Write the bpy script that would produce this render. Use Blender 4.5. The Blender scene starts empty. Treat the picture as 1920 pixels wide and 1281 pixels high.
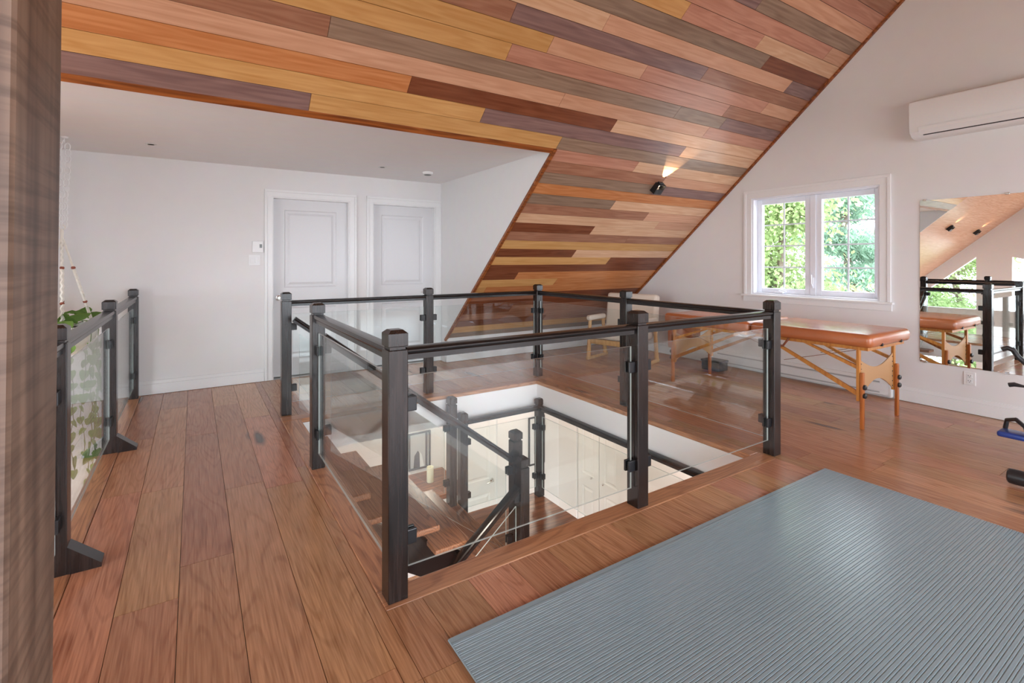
import bpy, bmesh, math, random
from mathutils import Vector, Matrix
R = math.radians
random.seed(7)
sc = bpy.context.scene
C = sc.collection

# ---------------------------------------------------------------- camera, world, light, exposure
cam_d = bpy.data.cameras.new('camera'); cam = bpy.data.objects.new('camera', cam_d); C.objects.link(cam)
cam.location = (0, 0, 1.3412); cam.rotation_euler = (R(90), 0, -R(32.1165))
cam_d.sensor_fit = 'HORIZONTAL'; cam_d.sensor_width = 36.0
cam_d.lens = 918.45 / 1920 * 36.0
cam_d.shift_x = (960 - 940.03) / 1920.0
cam_d.shift_y = -(640.5 - 489.2) / 1920.0
cam_d.clip_start = 0.02; cam_d.clip_end = 300
sc.camera = cam
wd = bpy.data.worlds.new('sky'); sc.world = wd; wd.use_nodes = True
bg = wd.node_tree.nodes['Background']
bg.inputs[0].default_value = (0.84, 0.91, 1.0, 1); bg.inputs[1].default_value = 12.0
sc.view_settings.view_transform = 'Standard'; sc.view_settings.look = 'None'
sc.view_settings.gamma = 1.0; sc.view_settings.use_curve_mapping = False
sc.view_settings.exposure = 0.0
def portal(loc, rot, sx, sy):
    l = bpy.data.lights.new('window_portal', 'AREA'); l.shape = 'RECTANGLE'; l.size = sx; l.size_y = sy
    l.cycles.is_portal = True
    o = bpy.data.objects.new('window_portal', l); o.location = loc; o.rotation_euler = rot; C.objects.link(o); return o
# daylight openings: gable window in view, great-room gable, added rear dormer
portal((5.98, 2.78, 1.52), (0, R(90), 0), 1.2, 1.35)
portal((-5.6, 1.0, 0.2), (0, R(-90), 0), 5.6, 8.0)
portal((2.0, -3.35, 1.2), (R(90), 0, 0), 6.6, 2.2)

# ---------------------------------------------------------------- constants
VF, VB, UL, UR, W = 1.844, 4.578, 0.640, 3.362, 0.081
OX0, OX1, OY0, OY1 = 0.765, 3.24, 1.945, 4.42           # stair opening
YD = 6.03; XG = 5.77; CEIL = 2.379; YT = 3.60; XC = 2.82   # door wall, gable, flat ceiling, trim edge, cheek
XD0 = -1.45                                             # other cheek of the dormer
ZL = -1.24; ZLOW = -2.78                                # landing, lower storey floor
XW = -5.4                                               # far gable of the great room
RY = 0.81
def zs(y): return 2.443 - 0.899 * (abs(y - RY) + RY - 3.5)
SY = 3.573; PW = 0.1005
NRM = Vector((0, -0.899, -1)).normalized()
DIR = Vector((0, 1, -0.899)).normalized()

# ---------------------------------------------------------------- materials
MATS = {}
def lin(r, g, b):
    f = lambda c: ((c / 255 + 0.055) / 1.055) ** 2.4 if c / 255 > 0.04045 else c / 255 / 12.92
    return (f(r), f(g), f(b))
def mat(name, col, rough=0.5, metal=0.0, spec=0.5, bump=0.0, bscale=60):
    m = bpy.data.materials.new(name); m.use_nodes = True; nt = m.node_tree
    p = nt.nodes['Principled BSDF']
    p.inputs['Roughness'].default_value = rough; p.inputs['Metallic'].default_value = metal
    p.inputs['Specular IOR Level'].default_value = spec
    tc = nt.nodes.new('ShaderNodeTexCoord'); n = nt.nodes.new('ShaderNodeTexNoise'); n.inputs['Scale'].default_value = bscale
    nt.links.new(tc.outputs['Object'], n.inputs['Vector'])
    mx = nt.nodes.new('ShaderNodeMix'); mx.data_type = 'RGBA'; mx.blend_type = 'MULTIPLY'; mx.inputs[0].default_value = 0.06
    mx.inputs[6].default_value = (*col, 1); nt.links.new(n.outputs['Color'], mx.inputs[7])
    nt.links.new(mx.outputs[2], p.inputs['Base Color'])
    if bump:
        b = nt.nodes.new('ShaderNodeBump'); b.inputs['Strength'].default_value = bump; b.inputs['Distance'].default_value = 0.002
        nt.links.new(n.outputs['Fac'], b.inputs['Height']); nt.links.new(b.outputs[0], p.inputs['Normal'])
    MATS[name] = m; return m
def wood(name, c1, c2, axis=1, rough=0.35, grain=(55, 2.2), vary=0.25, bump=0.15, spec=0.5, wave=0.5, knots=False, huev=0.0, rings=42.0, lines=False, gs=(9.0, 0.9)):
    """procedural timber: stretched noise grain + wavy growth rings, shifted per object"""
    m = bpy.data.materials.new(name); m.use_nodes = True; nt = m.node_tree; N = nt.nodes; L = nt.links
    p = N['Principled BSDF']; p.inputs['Roughness'].default_value = rough; p.inputs['Specular IOR Level'].default_value = spec
    tc = N.new('ShaderNodeTexCoord'); oi = N.new('ShaderNodeObjectInfo')
    off = N.new('ShaderNodeVectorMath'); off.operation = 'SCALE'; off.inputs[0].default_value = (37.0, 91.0, 53.0)
    L.new(oi.outputs['Random'], off.inputs['Scale'])
    ad = N.new('ShaderNodeVectorMath'); L.new(tc.outputs['Object'], ad.inputs[0]); L.new(off.outputs[0], ad.inputs[1])
    mp = N.new('ShaderNodeMapping'); s = [grain[0]] * 3; s[axis] = grain[1]; mp.inputs['Scale'].default_value = s
    L.new(ad.outputs[0], mp.inputs['Vector'])
    n1 = N.new('ShaderNodeTexNoise'); n1.inputs['Scale'].default_value = 1.0; n1.inputs['Detail'].default_value = 5; L.new(mp.outputs[0], n1.inputs['Vector'])
    mp2 = N.new('ShaderNodeMapping'); s2 = [gs[0]] * 3; s2[axis] = gs[1]; mp2.inputs['Scale'].default_value = s2; L.new(ad.outputs[0], mp2.inputs['Vector'])
    n2 = N.new('ShaderNodeTexNoise'); n2.inputs['Scale'].default_value = 1.0; n2.inputs['Detail'].default_value = 2; L.new(mp2.outputs[0], n2.inputs['Vector'])
    # rings: sine of the low-frequency noise
    mu = N.new('ShaderNodeMath'); mu.operation = 'MULTIPLY'; mu.inputs[1].default_value = rings; L.new(n2.outputs['Fac'], mu.inputs[0])
    si = N.new('ShaderNodeMath'); si.operation = 'SINE'; L.new(mu.outputs[0], si.inputs[0])
    rg = N.new('ShaderNodeMapRange'); rg.inputs[1].default_value = -1 if not lines else 0.95; rg.inputs[2].default_value = 1 if not lines else 0.35; rg.inputs[3].default_value = 0.5 - wave / 2 if not lines else 0.5 - wave; rg.inputs[4].default_value = 0.5 + wave / 2 if not lines else 0.5 + wave * 0.25
    L.new(si.outputs[0], rg.inputs[0])
    av = N.new('ShaderNodeMix'); av.data_type = 'FLOAT'; av.inputs[0].default_value = 0.45; L.new(n1.outputs['Fac'], av.inputs[2]); L.new(rg.outputs[0], av.inputs[3])
    cr = N.new('ShaderNodeValToRGB'); cr.color_ramp.elements[0].position = 0.3; cr.color_ramp.elements[1].position = 0.68
    cr.color_ramp.elements[0].color = (*c2, 1); cr.color_ramp.elements[1].color = (*c1, 1); L.new(av.outputs[0], cr.inputs[0])
    hs = N.new('ShaderNodeHueSaturation'); L.new(cr.outputs[0], hs.inputs['Color'])
    vr = N.new('ShaderNodeMapRange'); vr.inputs[3].default_value = 1 - vary; vr.inputs[4].default_value = 1 + vary; L.new(oi.outputs['Random'], vr.inputs[0]); L.new(vr.outputs[0], hs.inputs['Value'])
    if huev:
        r2 = N.new('ShaderNodeMath'); r2.operation = 'FRACT'; r3 = N.new('ShaderNodeMath'); r3.operation = 'MULTIPLY'; r3.inputs[1].default_value = 17.3
        L.new(oi.outputs['Random'], r3.inputs[0]); L.new(r3.outputs[0], r2.inputs[0])
        hr = N.new('ShaderNodeMapRange'); hr.inputs[3].default_value = 0.5 - huev; hr.inputs[4].default_value = 0.5 + huev; L.new(r2.outputs[0], hr.inputs[0]); L.new(hr.outputs[0], hs.inputs['Hue'])
    col = hs.outputs[0]
    if knots:
        mp3 = N.new('ShaderNodeMapping'); s3 = [5.0] * 3; s3[axis] = 1.3; mp3.inputs['Scale'].default_value = s3; L.new(ad.outputs[0], mp3.inputs['Vector'])
        n3 = N.new('ShaderNodeTexNoise'); n3.inputs['Scale'].default_value = 1.0; n3.inputs['Detail'].default_value = 1; L.new(mp3.outputs[0], n3.inputs['Vector'])
        k = N.new('ShaderNodeMapRange'); k.inputs[1].default_value = 0.70; k.inputs[2].default_value = 0.78; L.new(n3.outputs['Fac'], k.inputs[0])
        km = N.new('ShaderNodeMix'); km.data_type = 'RGBA'; km.inputs[7].default_value = (0.05, 0.03, 0.025, 1); L.new(k.outputs[0], km.inputs[0]); L.new(col, km.inputs[6]); col = km.outputs[2]
    L.new(col, p.inputs['Base Color'])
    b = N.new('ShaderNodeBump'); b.inputs['Strength'].default_value = bump; b.inputs['Distance'].default_value = 0.001
    L.new(av.outputs[0], b.inputs['Height']); L.new(b.outputs[0], p.inputs['Normal'])
    MATS[name] = m; return m
def glass(name, tint=(0.965, 0.985, 0.98), ior=1.5):
    m = bpy.data.materials.new(name); m.use_nodes = True; nt = m.node_tree; nt.nodes.clear()
    o = nt.nodes.new('ShaderNodeOutputMaterial'); t = nt.nodes.new('ShaderNodeBsdfTransparent'); g = nt.nodes.new('ShaderNodeBsdfGlossy')
    t.inputs[0].default_value = (*tint, 1); g.inputs['Roughness'].default_value = 0.0
    lw = nt.nodes.new('ShaderNodeLayerWeight'); lw.inputs[0].default_value = 0.5
    pw = nt.nodes.new('ShaderNodeMath'); pw.operation = 'POWER'; pw.inputs[1].default_value = 5.0; nt.links.new(lw.outputs['Facing'], pw.inputs[0])
    f0 = ((ior - 1) / (ior + 1)) ** 2
    ma = nt.nodes.new('ShaderNodeMath'); ma.operation = 'MULTIPLY_ADD'; ma.inputs[1].default_value = 1 - f0; ma.inputs[2].default_value = f0; nt.links.new(pw.outputs[0], ma.inputs[0])
    mx = nt.nodes.new('ShaderNodeMixShader'); nt.links.new(ma.outputs[0], mx.inputs[0]); nt.links.new(t.outputs[0], mx.inputs[1]); nt.links.new(g.outputs[0], mx.inputs[2]); nt.links.new(mx.outputs[0], o.inputs[0])
    MATS[name] = m; return m
def emit(name, col, s):
    m = bpy.data.materials.new(name); m.use_nodes = True; nt = m.node_tree; nt.nodes.clear()
    o = nt.nodes.new('ShaderNodeOutputMaterial'); e = nt.nodes.new('ShaderNodeEmission'); e.inputs[0].default_value = (*col, 1); e.inputs[1].default_value = s
    nt.links.new(e.outputs[0], o.inputs[0]); MATS[name] = m; return m
def leafmat(name, col):
    m = bpy.data.materials.new(name); m.use_nodes = True; nt = m.node_tree; N = nt.nodes; L = nt.links; N.clear()
    o = N.new('ShaderNodeOutputMaterial'); d = N.new('ShaderNodeBsdfDiffuse'); t = N.new('ShaderNodeBsdfTranslucent')
    tc = N.new('ShaderNodeTexCoord'); n = N.new('ShaderNodeTexNoise'); n.inputs['Scale'].default_value = 2.5; L.new(tc.outputs['Object'], n.inputs['Vector'])
    hs = N.new('ShaderNodeHueSaturation'); hs.inputs['Color'].default_value = (*col, 1)
    r = N.new('ShaderNodeMapRange'); r.inputs[1].default_value = 0.3; r.inputs[2].default_value = 0.7; r.inputs[3].default_value = 0.6; r.inputs[4].default_value = 1.3; L.new(n.outputs['Fac'], r.inputs[0]); L.new(r.outputs[0], hs.inputs['Value'])
    L.new(hs.outputs[0], d.inputs[0]); L.new(hs.outputs[0], t.inputs[0])
    mx = N.new('ShaderNodeMixShader'); mx.inputs[0].default_value = 0.45; L.new(d.outputs[0], mx.inputs[1]); L.new(t.outputs[0], mx.inputs[2]); L.new(mx.outputs[0], o.inputs[0])
    MATS[name] = m; return m

mat('wall_paint', (0.80, 0.785, 0.78), 0.6, spec=0.3, bscale=8)
mat('ceiling_paint', (0.90, 0.88, 0.88), 0.7, spec=0.2, bscale=8)
mat('trim_paint', (0.84, 0.84, 0.84), 0.35)
mat('door_paint', (0.74, 0.74, 0.755), 0.4)
mat('lower_paint', (0.82, 0.775, 0.73), 0.6, spec=0.3)
mat('vinyl', (0.84, 0.86, 0.92), 0.3)
mat('black_metal', (0.012, 0.012, 0.014), 0.35)
mat('black_plastic', (0.02, 0.02, 0.022), 0.35)
mat('steel', (0.62, 0.62, 0.63), 0.25, metal=1.0)
mat('nickel', (0.7, 0.68, 0.65), 0.22, metal=1.0)
mat('mirror_silver', (0.9, 0.92, 0.91), 0.0, metal=1.0)
mat('plastic_white', (0.82, 0.82, 0.82), 0.35)
mat('heater_white', (0.80, 0.80, 0.80), 0.4)
mat('leather', lin(182, 104, 62), 0.22, spec=0.7, bump=0.25, bscale=350)
mat('panel_leather', lin(196, 150, 104), 0.45, bump=0.2, bscale=200)
mat('grey_slot', (0.42, 0.42, 0.42), 0.6)
mat('strap', lin(120, 62, 34), 0.5)
mat('dark_box', (0.02, 0.022, 0.026), 0.5)
mat('stem', (0.10, 0.16, 0.05), 0.6)
mat('cream_fabric', (0.72, 0.62, 0.52), 0.8, bump=0.4, bscale=300)
mat('cord', (0.80, 0.76, 0.68), 0.8, bump=0.5, bscale=200)
mat('bead', (0.28, 0.08, 0.05), 0.4)
mat('pot', (0.82, 0.80, 0.76), 0.4)
mat('soil', (0.06, 0.04, 0.03), 0.9)
mat('mat_rubber', lin(142, 163, 171), 0.26, spec=0.8)
mat('candle_wax', (0.85, 0.78, 0.55), 0.5)
mat('blue_plastic', (0.02, 0.05, 0.25), 0.3)
mat('red_wood', (0.22, 0.04, 0.015), 0.35)
mat('photo_grey', (0.45, 0.44, 0.42), 0.5, bscale=40)
mat('ink', (0.03, 0.03, 0.035), 0.6)
mat('paper', (0.75, 0.73, 0.70), 0.6)
mat('gravel', (0.34, 0.32, 0.29), 0.9)
mat('bark', (0.16, 0.12, 0.09), 0.9, bump=0.6, bscale=20)
mat('dark_gap', (0.02, 0.012, 0.008), 0.8)
mat('lcd', (0.12, 0.13, 0.12), 0.3)
m_ = mat('glass_edge', (0.74, 0.84, 0.82), 0.15); m_.node_tree.nodes['Principled BSDF'].inputs['Alpha'].default_value = 0.75
glass('rail_glass'); glass('window_glass', (0.98, 0.99, 0.99), 1.45)
leafmat('leaf_bright', (0.34, 0.44, 0.20)); leafmat('leaf_pine', (0.28, 0.42, 0.31)); leafmat('leaf_ivy', (0.26, 0.44, 0.12))
wood('floor_oak', lin(204, 150, 112), lin(138, 90, 62), 1, 0.24, grain=(140, 5), vary=0.17, knots=True, huev=0.010, wave=0.13, bump=0.12, rings=150.0, lines=True, gs=(4.0, 0.45))
wood('floor_nosing', lin(200, 146, 106), lin(134, 86, 58), 1, 0.28, grain=(140, 5), vary=0.08, wave=0.22, rings=140.0, lines=True, gs=(4.5, 0.5))
wood('floor_nosing_x', lin(200, 146, 106), lin(134, 86, 58), 0, 0.28, grain=(140, 5), vary=0.08, wave=0.22, rings=140.0, lines=True, gs=(4.5, 0.5))
wood('tread_oak', lin(172, 120, 88), lin(104, 66, 46), 1, 0.33, grain=(140, 5), vary=0.08, wave=0.3, rings=140.0, lines=True, gs=(4.5, 0.55))
wood('tread_x', lin(160, 105, 74), lin(102, 62, 42), 0, 0.3, vary=0.15)
wood('dark_post', lin(50, 40, 37), lin(16, 11, 10), 2, 0.24, grain=(160, 4), vary=0.1, wave=0.3)
wood('dark_rail_x', lin(32, 27, 26), lin(11, 9, 9), 0, 0.24, grain=(120, 5), vary=0.1, wave=0.2)
wood('dark_rail_y', lin(40, 34, 34), lin(14, 12, 12), 1, 0.24, grain=(120, 5), vary=0.1, wave=0.2)
m_ = wood('beam_saw', lin(150, 124, 106), lin(66, 48, 40), 2, 0.5, grain=(22, 1.2), vary=0.05, wave=0.15, bump=0.4)
def saw_marks(m):                                                  # fine horizontal saw marks across the timber
    nt = m.node_tree; N = nt.nodes; L = nt.links; p = N['Principled BSDF']; old = p.inputs['Base Color'].links[0].from_socket
    tc = N.new('ShaderNodeTexCoord'); mp = N.new('ShaderNodeMapping'); mp.inputs['Scale'].default_value = (4, 4, 95); L.new(tc.outputs['Object'], mp.inputs['Vector'])
    n = N.new('ShaderNodeTexNoise'); n.inputs['Scale'].default_value = 1.0; n.inputs['Detail'].default_value = 3; L.new(mp.outputs[0], n.inputs['Vector'])
    cr = N.new('ShaderNodeValToRGB'); cr.color_ramp.elements[0].position = 0.34; cr.color_ramp.elements[0].color = (0.35, 0.32, 0.3, 1); cr.color_ramp.elements[1].position = 0.55; cr.color_ramp.elements[1].color = (1, 1, 1, 1); L.new(n.outputs['Fac'], cr.inputs[0])
    mx = N.new('ShaderNodeMix'); mx.data_type = 'RGBA'; mx.blend_type = 'MULTIPLY'; mx.inputs[0].default_value = 0.55
    L.new(old, mx.inputs[6]); L.new(cr.outputs[0], mx.inputs[7]); L.new(mx.outputs[2], p.inputs['Base Color'])
saw_marks(m_)
wood('beam_wood', lin(118, 92, 72), lin(48, 32, 24), 2, 0.6, grain=(30, 2.0), vary=0.05, wave=0.5, bump=0.6)
wood('red_tread', lin(150, 70, 48), lin(92, 36, 24), 1, 0.3, vary=0.08)
wood('trim_wood', lin(165, 95, 45), lin(105, 52, 22), 0, 0.35, vary=0.05)
wood('table_wood', lin(205, 140, 62), lin(170, 98, 36), 2, 0.3, vary=0.05, wave=0.3)
wood('table_leg', lin(192, 112, 48), lin(150, 76, 28), 2, 0.3, vary=0.05, wave=0.3)
wood('chair_wood', lin(225, 180, 125), lin(190, 140, 85), 2, 0.4, vary=0.05, wave=0.3)
PC = dict(H=((212, 166, 108), (190, 138, 80)), T=((214, 168, 138), (190, 140, 108)), P=((200, 148, 124), (172, 118, 96)),
          G=((158, 134, 114), (126, 102, 84)), D=((134, 80, 54), (102, 54, 34)), B=((174, 126, 100), (140, 94, 72)),
          L=((224, 186, 152), (202, 156, 120)), O=((206, 142, 92), (178, 108, 60)), V=((150, 120, 114), (118, 90, 86)))
for k, (a, b) in PC.items():
    wood('ceil_' + k, lin(*a), lin(*b), 0, 0.27, grain=(45, 1.6), vary=0.06, wave=0.3, bump=0.06)

# ---------------------------------------------------------------- helpers
def mesh_obj(name, verts, faces, m, parent=None, smooth=False, loc=None):
    me = bpy.data.meshes.new(name); me.from_pydata([tuple(v) for v in verts], [], faces); me.update()
    if m: me.materials.append(MATS[m])
    o = bpy.data.objects.new(name, me); C.objects.link(o)
    if parent: o.parent = parent
    if loc: o.location = loc
    if smooth:
        for p in me.polygons: p.use_smooth = True
    return o
class MB:
    """collects shapes; build() links them as one mesh object. Coordinates are relative to origin o."""
    def __init__(s, o=(0, 0, 0)): s.v = []; s.f = []; s.o = Vector(o)
    def add(s, vs, fs):
        b = len(s.v); s.v += [Vector(v) - s.o for v in vs]; s.f += [tuple(i + b for i in f) for f in fs]; return s
    def box(s, x0, x1, y0, y1, z0, z1, mtx=None):
        vs = [Vector((x, y, z)) for z in (z0, z1) for y in (y0, y1) for x in (x0, x1)]
        if mtx: vs = [mtx @ v for v in vs]
        return s.add(vs, [(0, 2, 3, 1), (4, 5, 7, 6), (0, 1, 5, 4), (2, 6, 7, 3), (0, 4, 6, 2), (1, 3, 7, 5)])
    def bbox(s, x0, x1, y0, y1, z0, z1, b=0.004, seg=2):
        bm = bmesh.new(); bmesh.ops.create_cube(bm, size=1)
        for v in bm.verts: v.co = Vector(((x0 + x1) / 2 + v.co.x * (x1 - x0), (y0 + y1) / 2 + v.co.y * (y1 - y0), (z0 + z1) / 2 + v.co.z * (z1 - z0)))
        bmesh.ops.bevel(bm, geom=bm.edges[:], offset=b, segments=seg, affect='EDGES', profile=0.5)
        bm.verts.index_update(); s.add([v.co.copy() for v in bm.verts], [[v.index for v in f.verts] for f in bm.faces]); bm.free(); return s
    def prism(s, pts, d, loop=True):
        """extrude polygon pts (3D, planar) by vector d"""
        n = len(pts); d = Vector(d); vs = [Vector(p) for p in pts] + [Vector(p) + d for p in pts]
        return s.add(vs, [tuple(range(n - 1, -1, -1)), tuple(range(n, 2 * n))] + [(i, (i + 1) % n, n + (i + 1) % n, n + i) for i in range(n)])
    def tube(s, path, r, n=10, cap=True):
        path = [Vector(p) for p in path]; rs = r if isinstance(r, (list, tuple)) else [r] * len(path)
        vs = []; prev = None
        for i, p in enumerate(path):
            t = (path[min(i + 1, len(path) - 1)] - path[max(i - 1, 0)]).normalized()
            if prev is None: a = t.orthogonal().normalized()
            else:
                a = prev - t * prev.dot(t); a = a.normalized() if a.length > 1e-6 else t.orthogonal().normalized()
            prev = a; b = t.cross(a)
            vs += [p + (a * math.cos(2 * math.pi * k / n) + b * math.sin(2 * math.pi * k / n)) * rs[i] for k in range(n)]
        m = len(path); fs = [(i * n + k, i * n + (k + 1) % n, (i + 1) * n + (k + 1) % n, (i + 1) * n + k) for i in range(m - 1) for k in range(n)]
        if cap: fs += [tuple(range(n - 1, -1, -1)), tuple(range((m - 1) * n, m * n))]
        return s.add(vs, fs)
    def lathe(s, c, prof, n=24, axis=2):
        c = Vector(c); vs = []
        for r, h in prof:
            for k in range(n):
                a = 2 * math.pi * k / n; u, w = r * math.cos(a), r * math.sin(a)
                vs.append(c + (Vector((u, w, h)) if axis == 2 else Vector((h, u, w)) if axis == 0 else Vector((w, h, u))))
        m = len(prof); fs = [(i * n + k, i * n + (k + 1) % n, (i + 1) * n + (k + 1) % n, (i + 1) * n + k) for i in range(m - 1) for k in range(n)]
        if prof[0][0] > 1e-6: fs.append(tuple(range(n - 1, -1, -1)))
        if prof[-1][0] > 1e-6: fs.append(tuple(range((m - 1) * n, m * n)))
        return s.add(vs, fs)
    def build(s, name, m, parent=None, smooth=False):
        o = mesh_obj(name, s.v, s.f, m, parent)
        bm = bmesh.new(); bm.from_mesh(o.data); bmesh.ops.recalc_face_normals(bm, faces=bm.faces[:]); bm.to_mesh(o.data); bm.free()
        if smooth:
            for p in o.data.polygons: p.use_smooth = True
            o.data.set_sharp_from_angle(angle=R(35))
        return o
def tag(o, label, cat, group=None, kind=None):
    o['label'] = label; o['category'] = cat
    if group: o['group'] = group
    if kind: o['kind'] = kind
    return o
def thing(name, label, cat, loc=(0, 0, 0), group=None, kind=None):
    o = bpy.data.objects.new(name, None); C.objects.link(o); o.location = loc; o.empty_display_size = 0.1
    return tag(o, label, cat, group, kind)
def struct(o): o['kind'] = 'structure'; return o
def copy_tree(o, parent=None):
    c = o.copy(); C.objects.link(c); c.parent = parent
    for ch in [x for x in bpy.data.objects if x.parent == o]: copy_tree(ch, c)
    return c

# ================================================================ SETTING
# ---- floor: sub-floor, oak planks along Y, nosing boards round the opening
NX0, NX1, NY0, NY1 = 0.622, 3.345, 1.822, 4.545
XL = -0.56
fl = MB()
i_ = 0.04
for a in ((XL + i_, OX0 - i_, -4.2, YD), (OX1 + i_, XG, -4.2, YD), (OX0 - i_, OX1 + i_, -4.2, OY0 - i_), (OX0 - i_, OX1 + i_, OY1 + i_, YD)): fl.box(*a[:2], *a[2:], -0.036, -0.021)
floor = struct(fl.build('floor', 'dark_gap')); tag(floor, 'brown oak plank floor around the stair opening', 'floor', kind='structure')
MB().box(XL, XG, -4.2, -0.3, -0.021, 0).build('rear_boards', 'floor_oak', floor)
x0 = -0.257 - 0.2055
rng = random.Random(3)
rows = []
while x0 < XG:
    x1 = min(x0 + 0.2055, XG); a = max(x0, -0.445)
    cuts = [a] + [c for c in (NX0, NX1) if a + 0.004 < c < x1 - 0.004] + [x1]
    for p, q in zip(cuts, cuts[1:]):
        inside = NX0 - 0.002 <= p and q <= NX1 + 0.002
        for y0, y1 in (((-0.3, NY0), (NY1, YD)) if inside else ((-0.3, YD),)): rows.append((p, q, y0, y1))
    x0 += 0.2055
for p, q, y0, y1 in rows:
    y = y0; nxt = y0 + rng.uniform(0.5, 1.9)
    while y < y1 - 0.001:
        e = nxt if nxt < y1 - 0.25 else y1
        g = 0.0011
        MB().box(p + g, q - g, y + g, e - g, -0.021, rng.uniform(-0.0004, 0.0)).build('plank', 'floor_oak', floor)
        y = e; nxt = e + rng.uniform(1.0, 2.0)
for n, a, m in (('front', (NX0, NX1, NY0, OY0), 'floor_nosing_x'), ('far', (NX0, NX1, OY1, NY1), 'floor_nosing_x'),
                ('left', (NX0, OX0, OY0, OY1), 'floor_nosing'), ('right', (OX1, NX1, OY0, OY1), 'floor_nosing'), ('edge', (XL, -0.447, -0.3, YD), 'floor_nosing')):
    MB().bbox(*a[:2], *a[2:], -0.036, 0.002, 0.006, 2).build('nosing', m, floor)

# ---- drywall under the floor (ceiling of the storey below, with the white faces of the opening)
cl = MB()
e = 0.006
for a in ((XL + 0.02, OX0 - e, -4.2, YD), (OX1 + e, XG, -4.2, YD), (OX0 - e, OX1 + e, -4.2, OY0 - e), (OX0 - e, OX1 + e, OY1 + e, YD)): cl.box(*a[:2], *a[2:], -0.30, -0.0365)
tag(cl.build('ceiling', 'ceiling_paint'), 'white ceiling of the storey below with the sides of the stair opening', 'ceiling', kind='structure')

# ---- door wall (runs on past the railing and down to the storey below)
TH = 0.16
D1 = (0.748, 1.604); D2 = (1.893, 2.737); DT = 2.062
wb = MB()
for x0, x1, z0, z1 in ((XW, D1[0], -0.05, 2.6), (D1[1], D2[0], -0.05, 2.6), (D2[1], XC + 0.12, -0.05, 2.6), (D1[0], D1[1], DT, 2.6), (D2[0], D2[1], DT, 2.6)): wb.box(x0, x1, YD, YD + TH, z0, z1)
wb.box(XW, XL, YD, YD + TH, ZLOW, -0.05)
wb.box(D1[0] - 0.1, D2[1] + 0.1, YD + TH, YD + TH + 0.02, -0.05, 2.6)  # unseen backing added behind the doors to stop sky light leaking in
wb.box(D1[0], D2[1], YD, YD + TH, -0.05, -0.005)
tag(wb.build('wall_back', 'wall_paint'), 'white dormer wall with two panelled doors', 'wall', kind='structure')
# flat dormer ceiling, cheeks
tag(MB().box(XD0 - 0.1, XC, YT, YD + 0.16, CEIL, CEIL + 0.12).build('ceiling', 'ceiling_paint'), 'flat white dormer ceiling above the doors', 'ceiling', kind='structure')
def cheek(x, dx, name, lab):
    y1 = YD
    pts = [(x, YT - 0.02, zs(YT - 0.02)), (x, 5.90, zs(5.90)), (x, 5.90, -0.05), (x, y1, -0.05), (x, y1, CEIL), (x, YT - 0.02, CEIL)]
    # split in two convex pieces
    m = MB(); m.prism([pts[0], pts[1], (x, 5.90, CEIL), pts[5]], (dx, 0, 0)); m.prism([(x, 5.90, -0.05), (x, y1, -0.05), (x, y1, CEIL), (x, 5.90, CEIL)], (dx, 0, 0))
    return tag(m.build(name, 'wall_paint'), lab, 'wall', kind='structure')
cheek(XC, 0.02, 'wall_dormer', 'white triangular dormer side wall next to the plank ceiling')
cheek(XD0, -0.02, 'wall_dormer', 'white dormer side wall beyond the hanging plant')
YK = 5.865
tag(MB().box(XC + 0.02, XG, YK, YK + 0.1, -0.05, 0.40).build('wall_knee', 'wall_paint'), 'low white knee wall under the plank ceiling', 'wall', kind='structure')
MBk = MB().bbox(XC, XG, YK - 0.016, YK, 0.002, 0.13, 0.004); tag(MBk.build('baseboard_knee', 'trim_paint'), 'white baseboard of the low knee wall', 'baseboard', kind='structure')

# ---- sloped ceilings: backing board + planks
OUT = -NRM
def sp(x, y, off=0.0): return Vector((x, y, zs(y))) + OUT * off
bk = MB()
for x0, x1, y0, y1 in ((-1.5, XG, SY - 19 * PW, SY), (XC + 0.02, XG, SY, 5.98)):
    bk.prism([sp(x0, y0, 0.016), sp(x1, y0, 0.016), sp(x1, y1, 0.016), sp(x0, y1, 0.016)], OUT * 0.06)
b3 = MB()
for x0, x1, y0, y1 in ((XW, XG, RY, SY - 19 * PW), (XW, -1.5, SY - 19 * PW, SY), (XW, XD0 - 0.02, SY, 5.98)): b3.prism([sp(x0, y0), sp(x1, y0), sp(x1, y1), sp(x0, y1)], OUT * 0.06)
tag(b3.build('ceiling', 'ceil_T'), 'plank-clad slope over the great room and up to the ridge', 'ceiling', kind='structure')
ceil = struct(bk.build('ceiling', 'dark_gap')); tag(ceil, 'sloped ceiling clad with mixed brown and honey planks', 'ceiling', kind='structure')
def sl_px(px, py):
    yaw = R(32.1165); a = (px - 940.03) / 918.45; b = -(py - 489.2) / 918.45
    d = Vector((a * math.cos(yaw) + math.sin(yaw), -a * math.sin(yaw) + math.cos(yaw), b)); t = (2.443 + 0.899 * 3.5 - 1.3412) / (d.z + 0.899 * d.y)
    return 0 + t * d.x
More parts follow.
